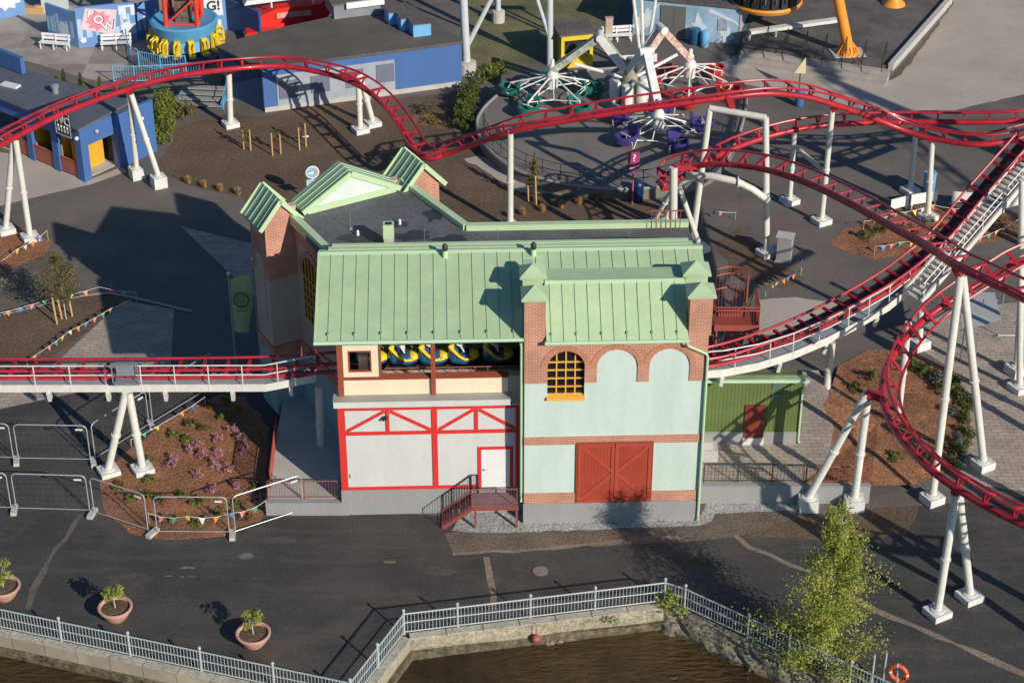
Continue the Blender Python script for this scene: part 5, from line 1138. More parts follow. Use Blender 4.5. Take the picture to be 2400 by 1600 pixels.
cb = MB(); arc = [(x0+.15+1.35*f, y1+.25*math.sin(math.pi*f)) for f in [k/8 for k in range(9)]]
for x, y in arc: cb.tube([(x,y,zz),(x,y,zz+2.2)], .013, 4)
for z in (zz+2.2, zz+1.85, zz+1.1): cb.tube([(x,y,z) for x, y in arc], .035, 6)
ap('cage', cb); ap('cage_panel', bars((x0+1.5,y1-.7,0),(x0+1.6,y1-.05,0),zz,zz+2.25,.16,.016).box(x0+1.5,x0+1.58,y1-.74,y1-.68,zz,zz+2.3)); ap('cage_panel', MB().box(x0+.28,x0+1.5,y1-.62,y1-.56,zz,zz+.45))
for k in range(20): ap('stair_tread', MB().box(x1-.9, x1-.1, y1+.05+k*.24, y1+.29+k*.24, zz-.2-k*.29, zz-.15-k*.29))
for x in (x1-.93, x1-.07): ap('stair_stringer', MB().bar((x,y1,zz-.1),(x,y1+4.9,.05),.06,.2)); ap('stair_handrail', MB().tube([(x,y1,zz+.95),(x,y1+4.9,1.05)],.03,6))
# odds and ends on the right
p = g(1800,598); t = thing('electrical_cabinet', 'dented grey metal cabinet standing by the right portal leg', 'cabinet', p, R(-18))
part('body', MB().box(-.42,.42,-.3,.3,.08,1.55), mat('grey_cabinet', (.36,.36,.37), .5, .1, 2), t, world=False); part('door', MB().box(-.38,.38,-.325,-.303,.16,1.48), mat('cabinet_door', (.30,.30,.31), .5, .12, 3), t, world=False); part('roof', MB().box(-.48,.48,-.36,.36,1.553,1.62), mat('cabinet_top', (.48,.48,.47), .5, .1, 2), t, world=False); part('base', MB().box(-.46,.46,-.34,.34,0,.078), CONC, t, world=False)
def bench_wall(x0, y0, x1, y1, label):
    a, b = g(x0, y0), g(x1, y1); d = (b-a); rz = math.atan2(d.y, d.x); t = thing('white_barrier', label, 'barrier', a, rz, 'white plank barriers round the rear bed'); L = d.length
    part('plank', MB().box(.05,L-.05,-.04,.04,.28,.92), WPAINT, t, world=False)
    for x in (.15, L-.15): part('leg', MB().box(x-.04,x+.04,-.035,.035,0,.279), WPAINT, t, world=False)
bench_wall(2042,492,2086,480,'leftmost white plank barrier behind the rear mulch bed'); bench_wall(2088,480,2152,470,'middle white plank barrier left of the mulch-bed column'); bench_wall(2182,472,2245,476,'white plank barrier between the mulch-bed column and the lift track')
bench_wall(2300,490,2370,470,'white plank barrier on the right of the stepped walkway')
p = g(2112,447); solo('blue_cabinet', MB().obox(p+Vector((.55,.2,0)), .6, .4, 1.3, .1).obox(p+Vector((.55,.2,1.303)), .68, .48, .06, .1), LBLUE, 'small blue cabinet at the foot of a white column between the crossing tracks', 'cabinet', p)
solo('shade_roof', MB().add([g(2205,668,3.0), g(2285,672,3.0), g(2300,735,3.0), g(2210,760,3.0), g(2205,668,2.9), g(2285,672,2.9), g(2300,735,2.9), g(2210,760,2.9)], [(0,1,2,3),(7,6,5,4),(0,4,5,1),(1,5,6,2),(2,6,7,3),(3,7,4,0)]), mat('pale_panel', (.42,.44,.44), .6, .06), 'pale flat panel roof on thin poles behind the tallest support', 'canopy', g(2240,800)) 
t = thing('scaffold_frame', 'thin scaffold poles around the pale panel behind the tallest support', 'scaffold', g(2290,780))
m = [((2205,830,0),(2205,668,3.6)),((2292,770,0),(2292,690,3.2)),((2240,820,0),(2240,672,3.4)),((2205,745,1.2),(2292,690,1.2)),((2352,770,.2),(2292,770,.2)),((2205,760,2.8),(2300,700,2.8))]
for a, b in m: part('pole', MB().tube([g(*a), Vector((g(*a).x, g(*a).y, b[2])) if abs(a[0]-b[0]) < 1 else g(*b)], .03, 6), STG, t)
p = g(1452,470); t = thing('park_sign', 'magenta information sign on a pink post beside the navy bin', 'sign', p); part('post', MB().tube([p, p+Vector((0,0,2.2))], .05, 8), mat('pink_post', (.50,.12,.16), .5, .08), t)
zs = zat(p.y, 362); part('upper_panel', MB().box(p.x-.34,p.x+.34,p.y-.08,p.y-.02,zs-.36,zs+.36), PINK, t); part('lower_panel', MB().box(p.x-.36,p.x+.34,p.y-.08,p.y-.02,zs-.88,zs-.44), mat('violet_panel', (.20,.05,.16), .5, .1), t)
o = text('question_mark', '?', .62, WPAINT, t, (0.02, -.10, zs), (R(90), 0, 0), .008, bold=True); part('stripe', MB().box(p.x-.3,p.x+.1,p.y-.095,p.y-.082,zs-.72,zs-.6), mat('pale_pink', (.62,.40,.52), .5, .05), t)
p = g(1464,462); solo('litter_bin', MB().lathe([(.3,0),(.34,.1),(.36,1.0),(.38,1.05),(.34,1.2),(.18,1.34)], p, 20), mat('navy_bin', (.01,.03,.10), .35, .1), 'navy blue domed litter bin beside the pink sign post', 'bin', p, sm=True)
# ================================================================ PARK BEHIND: spinning ride, blue buildings, towers
CEN = Vector((7.5, 114.6, .7))
pl = [(1097,300),(1099,268),(1128,232),(1180,198),(1300,168),(1500,155),(1660,172),(1712,205),(1700,300),(1645,390),(1530,428),(1400,434),(1280,420),(1180,388),(1118,340)]
P_ = [g(x, y, .7) for x, y in pl]; mb = MB(); n = len(P_)
fine = []
for i in range(n):
    a, b, c, d = P_[i-1], P_[i], P_[(i+1) % n], P_[(i+2) % n]
    for k in range(5):
        t = k/5; fine.append(.5*((2*b)+(c-a)*t+(2*a-5*b+4*c-d)*t*t+(3*b-3*c+d-a)*t**3))
mb.prism(fine, 0, .7); structure('ride_floor', mb, RIDEP)
rim = MB(); rim.tube([p+Vector((0,0,.02)) for p in fine], .10, 6, closed=True); solo('floor_kerb', rim, CONC, 'pale kerb rim round the raised floor of the spinning ride', 'kerb', fine[0])
t = thing('floor_railing', 'dark thin railing round the front of the spinning ride floor', 'railing', fine[0]); F_ = [p for p in fine if p.y < CEN.y-3.5]
F_.sort(key=lambda p: math.atan2(p.y-CEN.y, p.x-CEN.x)); inn = [CEN+(p-CEN)*.96 for p in F_]
for z in (.5, 1.0): part('rail', MB().tube([Vector((p.x, p.y, .7+z)) for p in inn], .022, 5), DARK, t)
for p in inn[::2]: part('post', MB().tube([Vector((p.x,p.y,.7)), Vector((p.x,p.y,1.7))], .025, 5), DARK, t)
RIDEW = mat('ride_white', (.72, .72, .68), .45, .1, 2)
sp_ = thing('spinning_ride', 'white three-armed spinning ride with green, red and violet gondolas', 'fairground ride', CEN)
def rp(n, mb, m, sm=False, par=None): return part(n, mb, m, par or sp_, sm)
rp('base_ring', MB().lathe([(1.9,0),(1.9,.12),(1.7,.2)], CEN, 32), mat('ride_base_grey', (.25,.25,.25), .6, .15, 2))
for a in range(6):
    q_ = a*math.pi/3+.3; c = CEN+Vector((1.0*math.cos(q_), 1.0*math.sin(q_), .2)); rp('drum', MB().lathe([(.34,0),(.36,.1),(.36,1.25),(.30,1.35)], c, 14), RIDEW, True)
rp('column', MB().lathe([(.7,.2),(.62,1.2),(.5,1.5),(.42,2.6),(.3,3.0)], CEN, 18), mat('greasy_metal', (.30,.27,.22), .5, .3, 3), True)
HUBS = [(Vector((2.55,114.6,0)), 176, (1378,84), GRNC, 'jade'), (Vector((11.4,116.2,0)), 152, (1520,66), mat('red_shell', (.50,.03,.02), .4, .1, 2), 'red'), (Vector((9.0,109.9,0)), 268, (1484,118), PURP, 'violet')]
ARMP = [mat('painted_arm_green', (.34,.45,.36), .5, .45, 3, col2=(.62,.60,.50)), mat('painted_arm_red', (.70,.20,.14), .5, .3, 4, col2=(.75,.70,.62)), mat('plain_arm', (.60,.63,.62), .5, .12, 2)]
for hi_, (hb, yp, el, cm, cn) in enumerate(HUBS):
    zh = zat(hb.y, yp); H_ = Vector((hb.x, hb.y, zh)); E0 = CEN+Vector((0,0,2.3)); Em = E0.lerp(H_, .5); ze = zat(Em.y, el[1]); El = Vector((g(el[0], el[1], ze).x, Em.y, ze))
    dirv = (Vector((H_.x, H_.y, 0))-Vector((CEN.x, CEN.y, 0))).normalized(); sd_ = Vector((-dirv.y, dirv.x, 0))
    for s in (-.32, .32): rp('arm', MB().bar(E0+sd_*s+dirv*.35, El+sd_*s, .12, .5), ARMP[hi_] if s < 0 or hi_ == 2 else RIDEW)
    rp('arm', MB().bar(El, H_+Vector((0,0,.45)), .5, .42), ARMP[hi_])
    rp('elbow', MB().tube([El-sd_*.45, El+sd_*.45], .26, 12), RIDEW, True)
    rp('strut', MB().tube([E0+Vector((0,0,-.6))+dirv*.5, El.lerp(H_, .55)-Vector((0,0,.35))], .11, 8), RIDEW)
    hub = rp('hub', MB().lathe([(.36,-.75),(.38,-.1),(.42,.1),(.34,.3),(.24,.45),(.22,.75),(.13,.85),(.12,1.15),(.02,1.2)], H_, 16), RIDEW, True)
    L = 2.75; ph = hi_*.5+.35; tips = []
    for k in range(5):
        a = ph+2*math.pi*k/5; d = Vector((math.cos(a), math.sin(a), 0)); tip = H_+d*L; tip.z = zh-.75; tips.append(tip)
        a2 = a+math.pi/5; d2 = Vector((math.cos(a2), math.sin(a2), 0)); rp('spoke', MB().tube([H_+d2*.35, H_+d2*L*.8-Vector((0,0,.55))], .04, 5), RIDEW); rp('spoke', MB().tube([H_+d2*L*.8-Vector((0,0,.55)), H_+d*L*.75-Vector((0,0,.9))], .03, 5), RIDEW)
        rp('spoke', MB().tube([H_+d*.35, tip], .055, 6), RIDEW); rp('spoke', MB().tube([H_+Vector((0,0,-.65))+d*.3, tip], .04, 6), RIDEW)
        c = Vector((tip.x, tip.y, 1.0)); rp('hanger', MB().tube([tip, Vector((tip.x, tip.y, 1.5))], .05, 6), RIDEW)
        gd = thing('gondola', '%s gondola %s' % (cn, ['at the right of', 'behind', 'at the back left of', 'at the front left of', 'in front of'][k] + ' the ' + ['left-hand', 'right-hand', 'front'][hi_] + ' hub of the spinning ride'), 'gondola', c, a, 'gondolas of the spinning ride')
        def gp(n, m_, mt, sm=False): return part(n, m_, mt, gd, sm, world=False)
        gp('shell', MB().lathe([(.30,-.12),(.58,-.02),(.70,.22),(.68,.48),(.60,.52),(.56,.28),(.2,.1)], (0,0,0), 16, 1.15, .9), cm, True)
        gp('backrest', MB().xz([(-.68,.2),(-.5,.2),(-.56,.88),(-.76,.92)], -.46, .46), cm)
        gp('rim', MB().tube([(.66*math.cos(u), .49*math.sin(u), .45) for u in [2*math.pi*j/16 for j in range(16)]], .03, 5, closed=True), cm, True)
        gp('seat', MB().box(-.42,-.05,-.38,.38,.12,.3), DARK); gp('lap_bar', MB().tube([(.05,-.4,.5),(.05,.4,.5)], .035, 6), RIDEW)
    for k in range(5):
        d = (tips[k]-H_); d.z = 0; d.normalize(); s2 = Vector((-d.y, d.x, 0))
        for sg in (-1, 1): rp('fork', MB().tube([H_+d*1.5-Vector((0,0,.45)), tips[k]+s2*.62*sg-Vector((0,0,.5)), Vector((tips[k].x, tips[k].y, 1.25))+s2*.62*sg+d*.1], .035, 5), RIDEW)
    for k in range(5):
        a, b = tips[k], tips[(k+1) % 5]; rp('ring_strut', MB().tube([a-Vector((0,0,.35)), (a+b)/2+(H_-(a+b)/2)*.12-Vector((0,0,.75)), b-Vector((0,0,.35))], .06, 5), cm); rp('ring_strut', MB().tube([a, (a+b)/2+(H_-(a+b)/2)*.25-Vector((0,0,.3)), b], .035, 5), RIDEW)
# yellow kiosk
a = g(1288,158); t = thing('ticket_kiosk', 'small yellow and olive kiosk with dark roof behind the jade gondolas', 'kiosk', a, R(14))
def kp(n, mb, m): return part(n, mb, m, t, world=False)
kp('side_wall', MB().box(0,.08,0,2,0,2.3), OLIVE); kp('rear_wall', MB().box(0,2.2,1.95,2.05,0,2.3), OLIVE); kp('side_wall', MB().box(2.12,2.2,0,1.94,0,2.3), OLIVE)
kp('front_frame', MB().box(0,.22,-.06,.02,0,2.3).box(1.98,2.2,-.06,.02,0,2.3).box(.22,1.98,-.06,.02,1.95,2.3).box(.22,1.98,-.06,.02,0,.8), YELB); kp('counter', MB().box(.1,2.1,-.25,.3,.81,.88), YEL); kp('interior', MB().box(.23,1.97,.5,.55,.88,1.95), DARK)
kp('roof', MB().add([(-.15,-.2,2.34),(2.35,-.2,2.34),(2.35,2.3,2.5),(-.15,2.3,2.5),(-.15,-.2,2.44),(2.35,-.2,2.44),(2.35,2.3,2.6),(-.15,2.3,2.6)], [(0,3,2,1),(4,5,6,7),(0,1,5,4),(1,2,6,5),(2,3,7,6),(3,0,4,7)]), DPLAT)
p = g(1398,92); solo('information_pillar', MB().obox(p, .5, .3, 1.6, .1).obox(p+Vector((0,0,1.603)), .56, .36, .06, .1), mat('beige_pillar', (.46,.38,.30), .7, .1), 'beige pillar left of the white bench behind the spinning ride', 'pillar', p)
# mural building at the top right
a, b = q(1502,82), q(1733,106); d = b-a; rz = math.atan2(d.y, d.x); L = d.length
t = thing('mural_building', 'low building with light blue painted mural and grey double door', 'building', a, rz)
def mp(n, mb, m): return part(n, mb, m, t, world=False)
MUR = mat('mural_blue', (.25,.43,.62), .7, .25, .35, col2=(.40,.56,.70))
mp('wall', MB().box(-.6,L,0,7,0,2.65), MUR); mp('roof', MB().box(-.8,L+.15,-.15,7.2,2.66,2.85), DPLAT)
dd = mp('door', MB().box(1.35,2.25,-.06,-.004,.1,2.35), mat('grey_door', (.14,.14,.13), .6, .08)); mp('door', MB().box(2.27,3.1,-.06,-.004,.1,2.35), MATS['grey_door'])
AM = mat('mural_white', (.66,.72,.78), .7, .12, 2)
for cx, cz, rr, ph in ((.4,1.3,.55,0), (4.0,1.0,.55,1), (5.9,.55,.6,2), (-.2,.7,.5,3)):
    mp('mural_cloud', MB().xz([(cx+rr*(1+.35*math.sin(5*u+ph))*math.cos(u)*.8, cz+rr*(1+.3*math.cos(4*u))*math.sin(u)) for u in [2*math.pi*k/30 for k in range(30)]], -.014, -.003), AM)
mp('mural_figure', MB().xz([(3.5,.3),(4.3,.3),(4.15,1.3),(4.0,2.0),(3.85,2.05),(3.75,1.3)], -.02, -.015), AM); mp('mural_wing', MB().xz([(4.6,2.2),(4.8,2.45),(6.6,1.7),(6.9,1.3),(6.4,1.6)], -.02, -.015), AM); mp('mural_wing', MB().xz([(-.5,.4),(1.2,2.3),(1.3,2.5),(.9,2.2)], -.025, -.021), AM)
mp('poster', MB().box(5.35,6.0,-.05,-.026,.95,1.75), mat('poster_grey', (.36,.38,.52), .6, .4, 6)); mp('corner_trim', MB().box(L-.06,L+.05,-.05,.06,0,2.62), mat('trim_pinkish', (.60,.45,.45), .6, .1))
for k, (x, y, m_, w_) in enumerate([(1596,101,NAVYCAR,.42),(1618,108,LBLUE,.3),(1835,243,BLUE,.3)]):
    p = g(x, y); solo('litter_bin', MB().lathe([(w_*.8,0),(w_,.1),(w_,1.0),(w_*.9,1.12),(w_*.4,1.2)], p, 16), m_, ['dark navy drum bin in front of the light blue mural', 'blue upright bin beside the drum bin at the mural', 'royal blue bin under the crest of the airtime hill'][k], 'bin', p, sm=True)
# white benches
def bench(x, y, rz, label):
    p = g(x, y); t = thing('park_bench', label, 'bench', p, rz, 'white park benches')
    def bp(n, mb): return part(n, mb, WPAINT, t, world=False)
    W_ = 1.05; bp('seat', MB().box(-W_,W_,-.28,-.06,.43,.48).box(-W_,W_,-.03,.20,.43,.48)); bp('backrest', MB().box(-W_,W_,.26,.31,.56,.74).box(-W_,W_,.29,.34,.80,.98))
    for x_ in (-W_+.1, 0, W_-.1): bp('leg', MB().box(x_-.04,x_+.04,-.26,-.2,0,.43).box(x_-.04,x_+.04,.2,.26,0,.95).box(x_-.04,x_+.04,-.26,.26,.36,.425))
bench(127, 112, R(-12), 'white bench standing alone on the slabs at the upper left'); bench(268, 112, R(8), 'white bench against the mural wall beside the blue fence'); bench(1417, 94, R(8), 'white bench beside the beige pillar behind the spinning ride')
# blue building with shutters
A_ = Vector((-15.8, 114.6, 0)); bz = math.atan2(.3193, .9476)
t = thing('blue_building', 'long royal blue building with grey shutters and flat dark roof', 'building', A_, bz)
def bb(n, mb, m, par=None): return part(n, mb, m, par or t, world=False)
def rl(x, y, z=3.05): v = INV[t.name] @ g(x, y, z); return (v.x, v.y)
fp = [(0,0),(13.2,0), rl(934,10), rl(760,44), rl(620,75), rl(503,110)]
bb('wall', MB().prism(fp, 0, 2.95), BLUE); _e = Vector((fp[5][0]-fp[0][0], fp[5][1]-fp[0][1])).normalized(); _n = Vector((_e.y, -_e.x))*(-1 if _e.y < 0 else 1)
_n = _n if _n.x < 0 or _n.y < 0 else -_n
bb('end_wall', MB().prism([fp[0], fp[5], (fp[5][0]+_n.x*.05, fp[5][1]+_n.y*.05), (fp[0][0]+_n.x*.05, fp[0][1]+_n.y*.05)], .01, 2.945), mat('end_wall_shaded_blue', (.035,.06,.15), .7, .2, 1))  # shade on this end of the building put into the colour as navy
bb('roof', MB().prism([(-.12,-.15),(13.3,-.15), rl(936,6), rl(758,41), rl(617,72), rl(496,108)], 2.953, 3.12), mat('warm_dark_felt', (.115,.10,.09), .9, .18, .5, .2, speck=.2, spscale=10))
SHG = mat('pale_grey_panel', (.34,.37,.42), .7, .12, 1); SHT = stripe_mat('shutter_slats', (.17,.18,.26), (.12,.13,.19), .09, frac=.3)
# slats run level: own vertical stripes are fine at this distance
bb('shutter_panel', MB().box(.85,8.65,-.05,-.003,.0,2.42), SHG); bb('base_strip', MB().box(-.02,13.22,-.12,-.052,0,.32), CONCL)
for x0, x1, z0, z1 in ((.98,2.2,.74,1.98),(3.05,4.3,.85,2.03),(5.35,6.55,.88,2.1),(7.4,8.6,.95,2.2)): bb('shutter', MB().box(x0,x1,-.09,-.053,z0,z1), SHT)
for k in range(3):
    vx, vy = rl(914+k*28, 55+k*14, 3.15)
    u = bb('ventilation_box', MB().box(vx-.6,vx+.6,vy,vy+1.1,3.122,3.95), LBLUE); bb('box_lid', MB().box(vx-.65,vx+.65,vy-.05,vy+1.15,3.953,4.02), DPLAT, u)
ex_, ey_ = rl(768, 44, 3.15); rb = bb('roof_extension', MB().box(ex_,ex_+3.2,ey_,ey_+2.5,3.122,4.1), mat('grey_extension', (.22,.23,.26), .7, .12)); bb('extension_roof', MB().box(ex_-.15,ex_+3.35,ey_-.12,ey_+2.7,4.103,4.2), mat('brown_felt', (.14,.12,.10), .9, .2, 1), rb); bb('white_fascia', MB().box(ex_+.8,ex_+3.4,ey_-.3,ey_-.13,3.85,4.25), WPAINT, rb)
# red vehicle-like ride hull behind it
p = g(672, 66); t = thing('ride_vehicle', 'bright red ride vehicle with white canopy parked behind the blue roof', 'ride vehicle', p, R(15))
part('hull', MB().xz([(-2.2,.5),(1.9,.4),(2.6,1.3),(3.3,2.6),(2.7,2.7),(1.9,2.0),(-1.2,1.95),(-2.4,1.55),(-2.9,1.0)], -1.0, 1.0), REDB, t, world=False); part('wing', MB().xz([(-3.6,.55),(-1.0,.5),(-1.4,.75),(-3.4,.8)], -1.9, -1.02), REDB, t, world=False); part('canopy', MB().xz([(-3.4,2.5),(2.0,2.7),(2.2,2.95),(-3.2,2.8)], -1.2, 1.2), WPAINT, t, world=False)
for x in (-1.5, 1.4): part('canopy_post', MB().tube([(x,-1.0,2.1),(x,-1.0,2.65)], .07, 6), WPAINT, t, world=False)
part('window_strip', MB().box(-1.2,1.2,-1.13,-1.103,1.3,1.7), mat('pinkish_decal', (.75,.30,.28), .5, .3, 3), t, world=False); part('skid', MB().box(-3.0,.4,-1.2,-1.0,.05,.4), REDB, t, world=False)
# pale steel ride legs at the top
PSTEEL = mat('pale_grey_steel', (.55,.58,.60), .45, .06, 1)
def leg(label, x, y, lean, h, r, dg=None, foot=True):
    b = g(x, y); t = thing('ride_tower_leg', label, 'steel leg', b, group='pale steel legs at the top edge'); tp = b+Vector((lean, .4, h)); part('leg', MB().tube([b+Vector((0,0,.8 if foot else 0)), tp], r, 12), PSTEEL, t, True)
    if foot: part('footing', MB().lathe([(r*2.4,0),(r*2.4,.8),(r*1.8,.86)], b, 14), CONCL, t)
    if dg: part('brace', MB().tube([b+Vector((0,0,1.6))+(tp-b)*.02, b+Vector((dg, .8, h*.9))], r*.6, 8), PSTEEL, t, True)
leg('pale steel leg standing at the right end of the blue building', 1072, 168, -.3, 9, .27, 3.2)
leg('pale steel leg on a round block on the grass verge', 1144, 50, 0, 9, .2, -1.3); leg('pale steel leg with side brace right of the grass verge', 1263, 150, -.1, 10, .22, -2.3, False)
for k, (x0, y0, x1, y1) in enumerate([(1475,125,1452,0),(1483,122,1490,0)]):
    pass
p = g(1478,148,.7); t = thing('tower_mast', 'white open mast rising behind the spinning ride', 'mast', p)
for dx, tx in ((-.15,-1.1),(0,-.4),(.15,.9)): part('tube', MB().tube([p+Vector((dx,0,0)), p+Vector((tx,.5,6.6))], .11, 8), RIDEW, t, True)
part('crossbar', MB().bar(p+Vector((-1.6,.5,6.6)), p+Vector((1.3,.5,6.6)), .3, .3), RIDEW, t)
cs = thing('crowd_barrier', 'row of white barrier boards behind the spinning ride centre', 'barrier', g(1430,160,.7))
for k in range(5): a = g(1422+k*19,146-k*1,.72); part('board', MB().obox(a, .62, .08, .55, .1), WPAINT, cs)
# drop tower with blue ring and yellow seats
B = g(430, 122); t = thing('drop_tower', 'red lattice drop tower with blue collar and ring of yellow seats', 'drop tower', B)
def dt(n, mb, m, sm=False): return part(n, mb, m, t, sm)
dt('base', MB().lathe([(2.6,0),(2.6,.3),(1.6,.45),(1.5,.9)], B, 28), DBLUE)
w_ = 1.05; TW = mat('tower_red', (.72,.06,.025), .5, .06)
for sx in (-1, 1):
    for sy in (-1, 1): dt('mast_leg', MB().tube([B+Vector((sx*w_,sy*w_,.4)), B+Vector((sx*w_,sy*w_,16))], .16, 8), TW, True)
for face in range(4):
    m = MB()
    c4 = [(-1,-1),(1,-1),(1,1),(-1,1)]; a, b = c4[face], c4[(face+1) % 4]
    for k in range(8):
        z = .6+k*1.9; p0 = B+Vector((a[0]*w_,a[1]*w_,z)); p1 = B+Vector((b[0]*w_,b[1]*w_,z)); p2 = B+Vector((b[0]*w_,b[1]*w_,z+1.9)); p3 = B+Vector((a[0]*w_,a[1]*w_,z+1.9))
        m.bar(p0, p1, .12, .12); m.bar(*((p0, p2) if k % 2 else (p1, p3)), .10, .12)
    dt('lattice', m, TW)
m = MB(); m.box(B.x-.5,B.x+.5,B.y-.5,B.y+.5,.5,14); dt('machinery', m, mat('brown_machinery', (.14,.10,.08), .6, .5, 5))
dt('collar', MB().lathe([(1.6,1.5),(1.95,1.45),(2.15,1.9),(2.3,2.45),(2.12,2.55),(1.7,2.4)], B, 36), SBLUE, True); dt('ring', MB().lathe([(1.75,.75),(1.95,.75),(1.98,1.5),(1.75,1.5)], B, 36), LBLUE, True)
for k in range(15):
    a = 2*math.pi*k/15; d = Vector((math.cos(a), math.sin(a), 0)); s_ = Vector((-d.y, d.x, 0)); c = B+d*2.1; m = MB()
    def pq(u, r, z): return c+s_*u+d*r+Vector((0,0,z))
    for u0, r0, z0, u1, r1, z1 in ((-.2,0,.75,.2,.18,1.75), (-.22,0,.6,.22,.5,.78)):
        m.add([pq(u0,r0,z0),pq(u1,r0,z0),pq(u1,r1,z0),pq(u0,r1,z0),pq(u0,r0,z1),pq(u1,r0,z1),pq(u1,r1,z1),pq(u0,r1,z1)], [(0,3,2,1),(4,5,6,7),(0,1,5,4),(1,2,6,5),(2,3,7,6),(3,0,4,7)])
    for u in (-.14, .14): m.tube([pq(u,.1,1.65),pq(u,.45,1.5),pq(u*.8,.5,1.0)], .065, 6)
    dt('seat', m, YELB)
def bfence(pix, label, m, h=1.15, step=.16):
    pts = [g(x, y, .02) for x, y in pix]; t = thing('ride_fence', label, 'fence', pts[0]); fb = MB()
    for z in (h, .12): part('rail', MB().tube([p+Vector((0,0,z)) for p in pts], .035, 6), m, t)
    for a, b in zip(pts, pts[1:]):
        n = max(1, int((b-a).length/step)); part('post', MB().tube([a, a+Vector((0,0,h+.06))], .05, 6), m, t)
        for k in range(1, n): c = a.lerp(b, k/n); fb.tube([c+Vector((0,0,.12)), c+Vector((0,0,h))], .018, 4)
    part('post', MB().tube([pts[-1], pts[-1]+Vector((0,0,h+.06))], .05, 6), m, t); part('bars', fb, m, t)
FB = mat('fence_sky_blue', (.16,.42,.66), .5, .06)
bfence([(292,105),(298,140),(320,155),(370,165),(428,166)], 'light blue bar fence curving round the front of the drop tower', FB); bfence([(262,190),(310,190),(400,186),(470,180)], 'second light blue bar fence below the drop tower platform', FB)
# grey plank steps with blue rail
a = g(405,248); t = thing('plank_steps', 'wide grey plank steps with a blue handrail left of the blue building', 'steps', a, R(-6))
for k in range(4): part('step', MB().box(0,2.9,.1+k*.55,.62+k*.55,.12+k*.14,.2+k*.14), mat('weathered_planks', (.30,.29,.28), .85, .15, 4), t, world=False)
part('stringer', MB().box(-.06,-.005,.1,2.2,0,.5).box(2.905,2.96,.1,2.2,0,.5), SBLUE, t, world=False); part('handrail', MB().tube([(3.1,0,0),(3.1,0,.95),(3.0,2.2,1.5),(3.0,2.2,.5)], .035, 6).tube([(2.5,2.3,1.45),(3.0,2.2,1.5)], .035, 6), SBLUE, t, world=False)
# comic mural walls at the upper left
def wall(a, b, h, th, label, m, name='mural_wall'):
    a, b = Vector((a.x, a.y, 0)), Vector((b.x, b.y, 0)); d = b-a; t = thing(name, label, 'wall', a, math.atan2(d.y, d.x)); part('wall', MB().box(0,d.length,0,th,0,h), m, t, world=False); return t, d.length
MW = mat('mural_light_blue', (.15,.29,.56), .7, .12, .4)
ART = mat('art_white', (.68,.72,.78), .7, .08, 2); ARTL = mat('art_pale_blue', (.42,.58,.74), .7, .1, 2)
def city(L, h, seed):
    rn = random.Random(seed); m = MB(); x = .05
    while x < L-.2:
        w_ = rn.uniform(.15,.4); z = h*rn.uniform(.45,.85); m.xz([(x,.25*h),(x+w_,.25*h),(x+w_,z),(x,z)], -.012, -.003); x += w_+rn.uniform(.05,.3)
    return m
def burst(cx, cz, r, n=12, y0=-.024, y1=-.014, sx=1.0):
    m = MB(); m.xz([(cx+sx*(r if k % 2 else r*.68)*math.cos(math.pi*k/n), cz+(r if k % 2 else r*.68)*math.sin(math.pi*k/n)) for k in range(2*n)], y0, y1); return m
t, L = wall(g(112,86), g(182,111), 2.5, .2, 'short blue comic wall with skyline and pale burst, left of the word panel', MW); part('skyline', city(L, 2.4, 3), ARTL, t, world=False); part('burst', burst(L*.55, 1.05, .62), ART, t, world=False)
t, L = wall(g(182,111), g(316,97), 2.9, .2, 'blue comic wall with the pink panel and the word POW', MW); part('skyline', city(L, 2.8, 5), ARTL, t, world=False); part('rooftops', MB().xz([(2.9,2.1),(3.15,2.1),(3.15,1.75),(3.4,1.75),(3.4,2.6),(3.7,2.6),(3.7,2.0),(4.0,2.0),(4.0,2.75),(2.9,2.75)], -.018, -.013), ART, t, world=False)
part('panel', MB().xz([(.25,1.35),(2.5,.75),(2.8,2.5),(.7,2.82)], -.03, -.016), mat('comic_pale_pink', (.72,.55,.60), .6, .06), t, world=False); part('panel_blot', burst(1.5, 1.85, .78, 9, -.045, -.033, 1.15), mat('comic_pink', (.75,.25,.33), .6, .06), t, world=False)
for ch, x, z, s_, rr in (('P', 1.0, 2.38, .82, .25), ('O', 1.5, 1.92, .82, .1), ('W', 2.1, 1.42, .82, -.2)):
    lt = text('letter', ch, s_, WPAINT, t, (x, -.085, z), (R(90), rr, 0), .02, bold=True)
    text('letter_shadow', ch, s_*1.12, mat('comic_ink', (.10,.05,.12), .6, .1), lt, (.03, -.03, -.025), (0, 0, 0), .01, bold=True)
part('burst', burst(3.35, 1.15, .5, 10), ART, t, world=False); part('star', burst(.35, .55, .25, 5), ART, t, world=False)
t, L = wall(g(318,92), g(372,80), 2.6, .2, 'shaded blue comic wall behind the left side of the drop tower', MW); part('skyline', city(L, 2.5, 7), ARTL, t, world=False)
t, L = wall(g(470,74), g(524,68), 2.6, .2, 'blue comic wall with exclamation mark right of the red tower', MW); part('panel', MB().xz([(.1,1.2),(1.4,1.1),(1.35,2.45),(.1,2.5)], -.03, -.016), ART, t, world=False); text('letter', 'G!', .95, DARK, t, (.75, -.05, 1.85), (R(90), 0, 0), .02, bold=True)
part('star', burst(.95, .6, .35, 6), ART, t, world=False)
t, L = wall(g(522,68), g(598,100), 2.3, .2, 'dark shaded blue wall slanting down towards the blue building', DBLUE)  # navy colour stands in for the shade on this face
t, L = wall(g(-45,52), g(60,34), 2.3, .2, 'blue wall with a white cloud cut by the top left corner', MW); part('cloud', burst(2.0, 1.3, .8, 9, -.024, -.014, 1.4), ART, t, world=False)
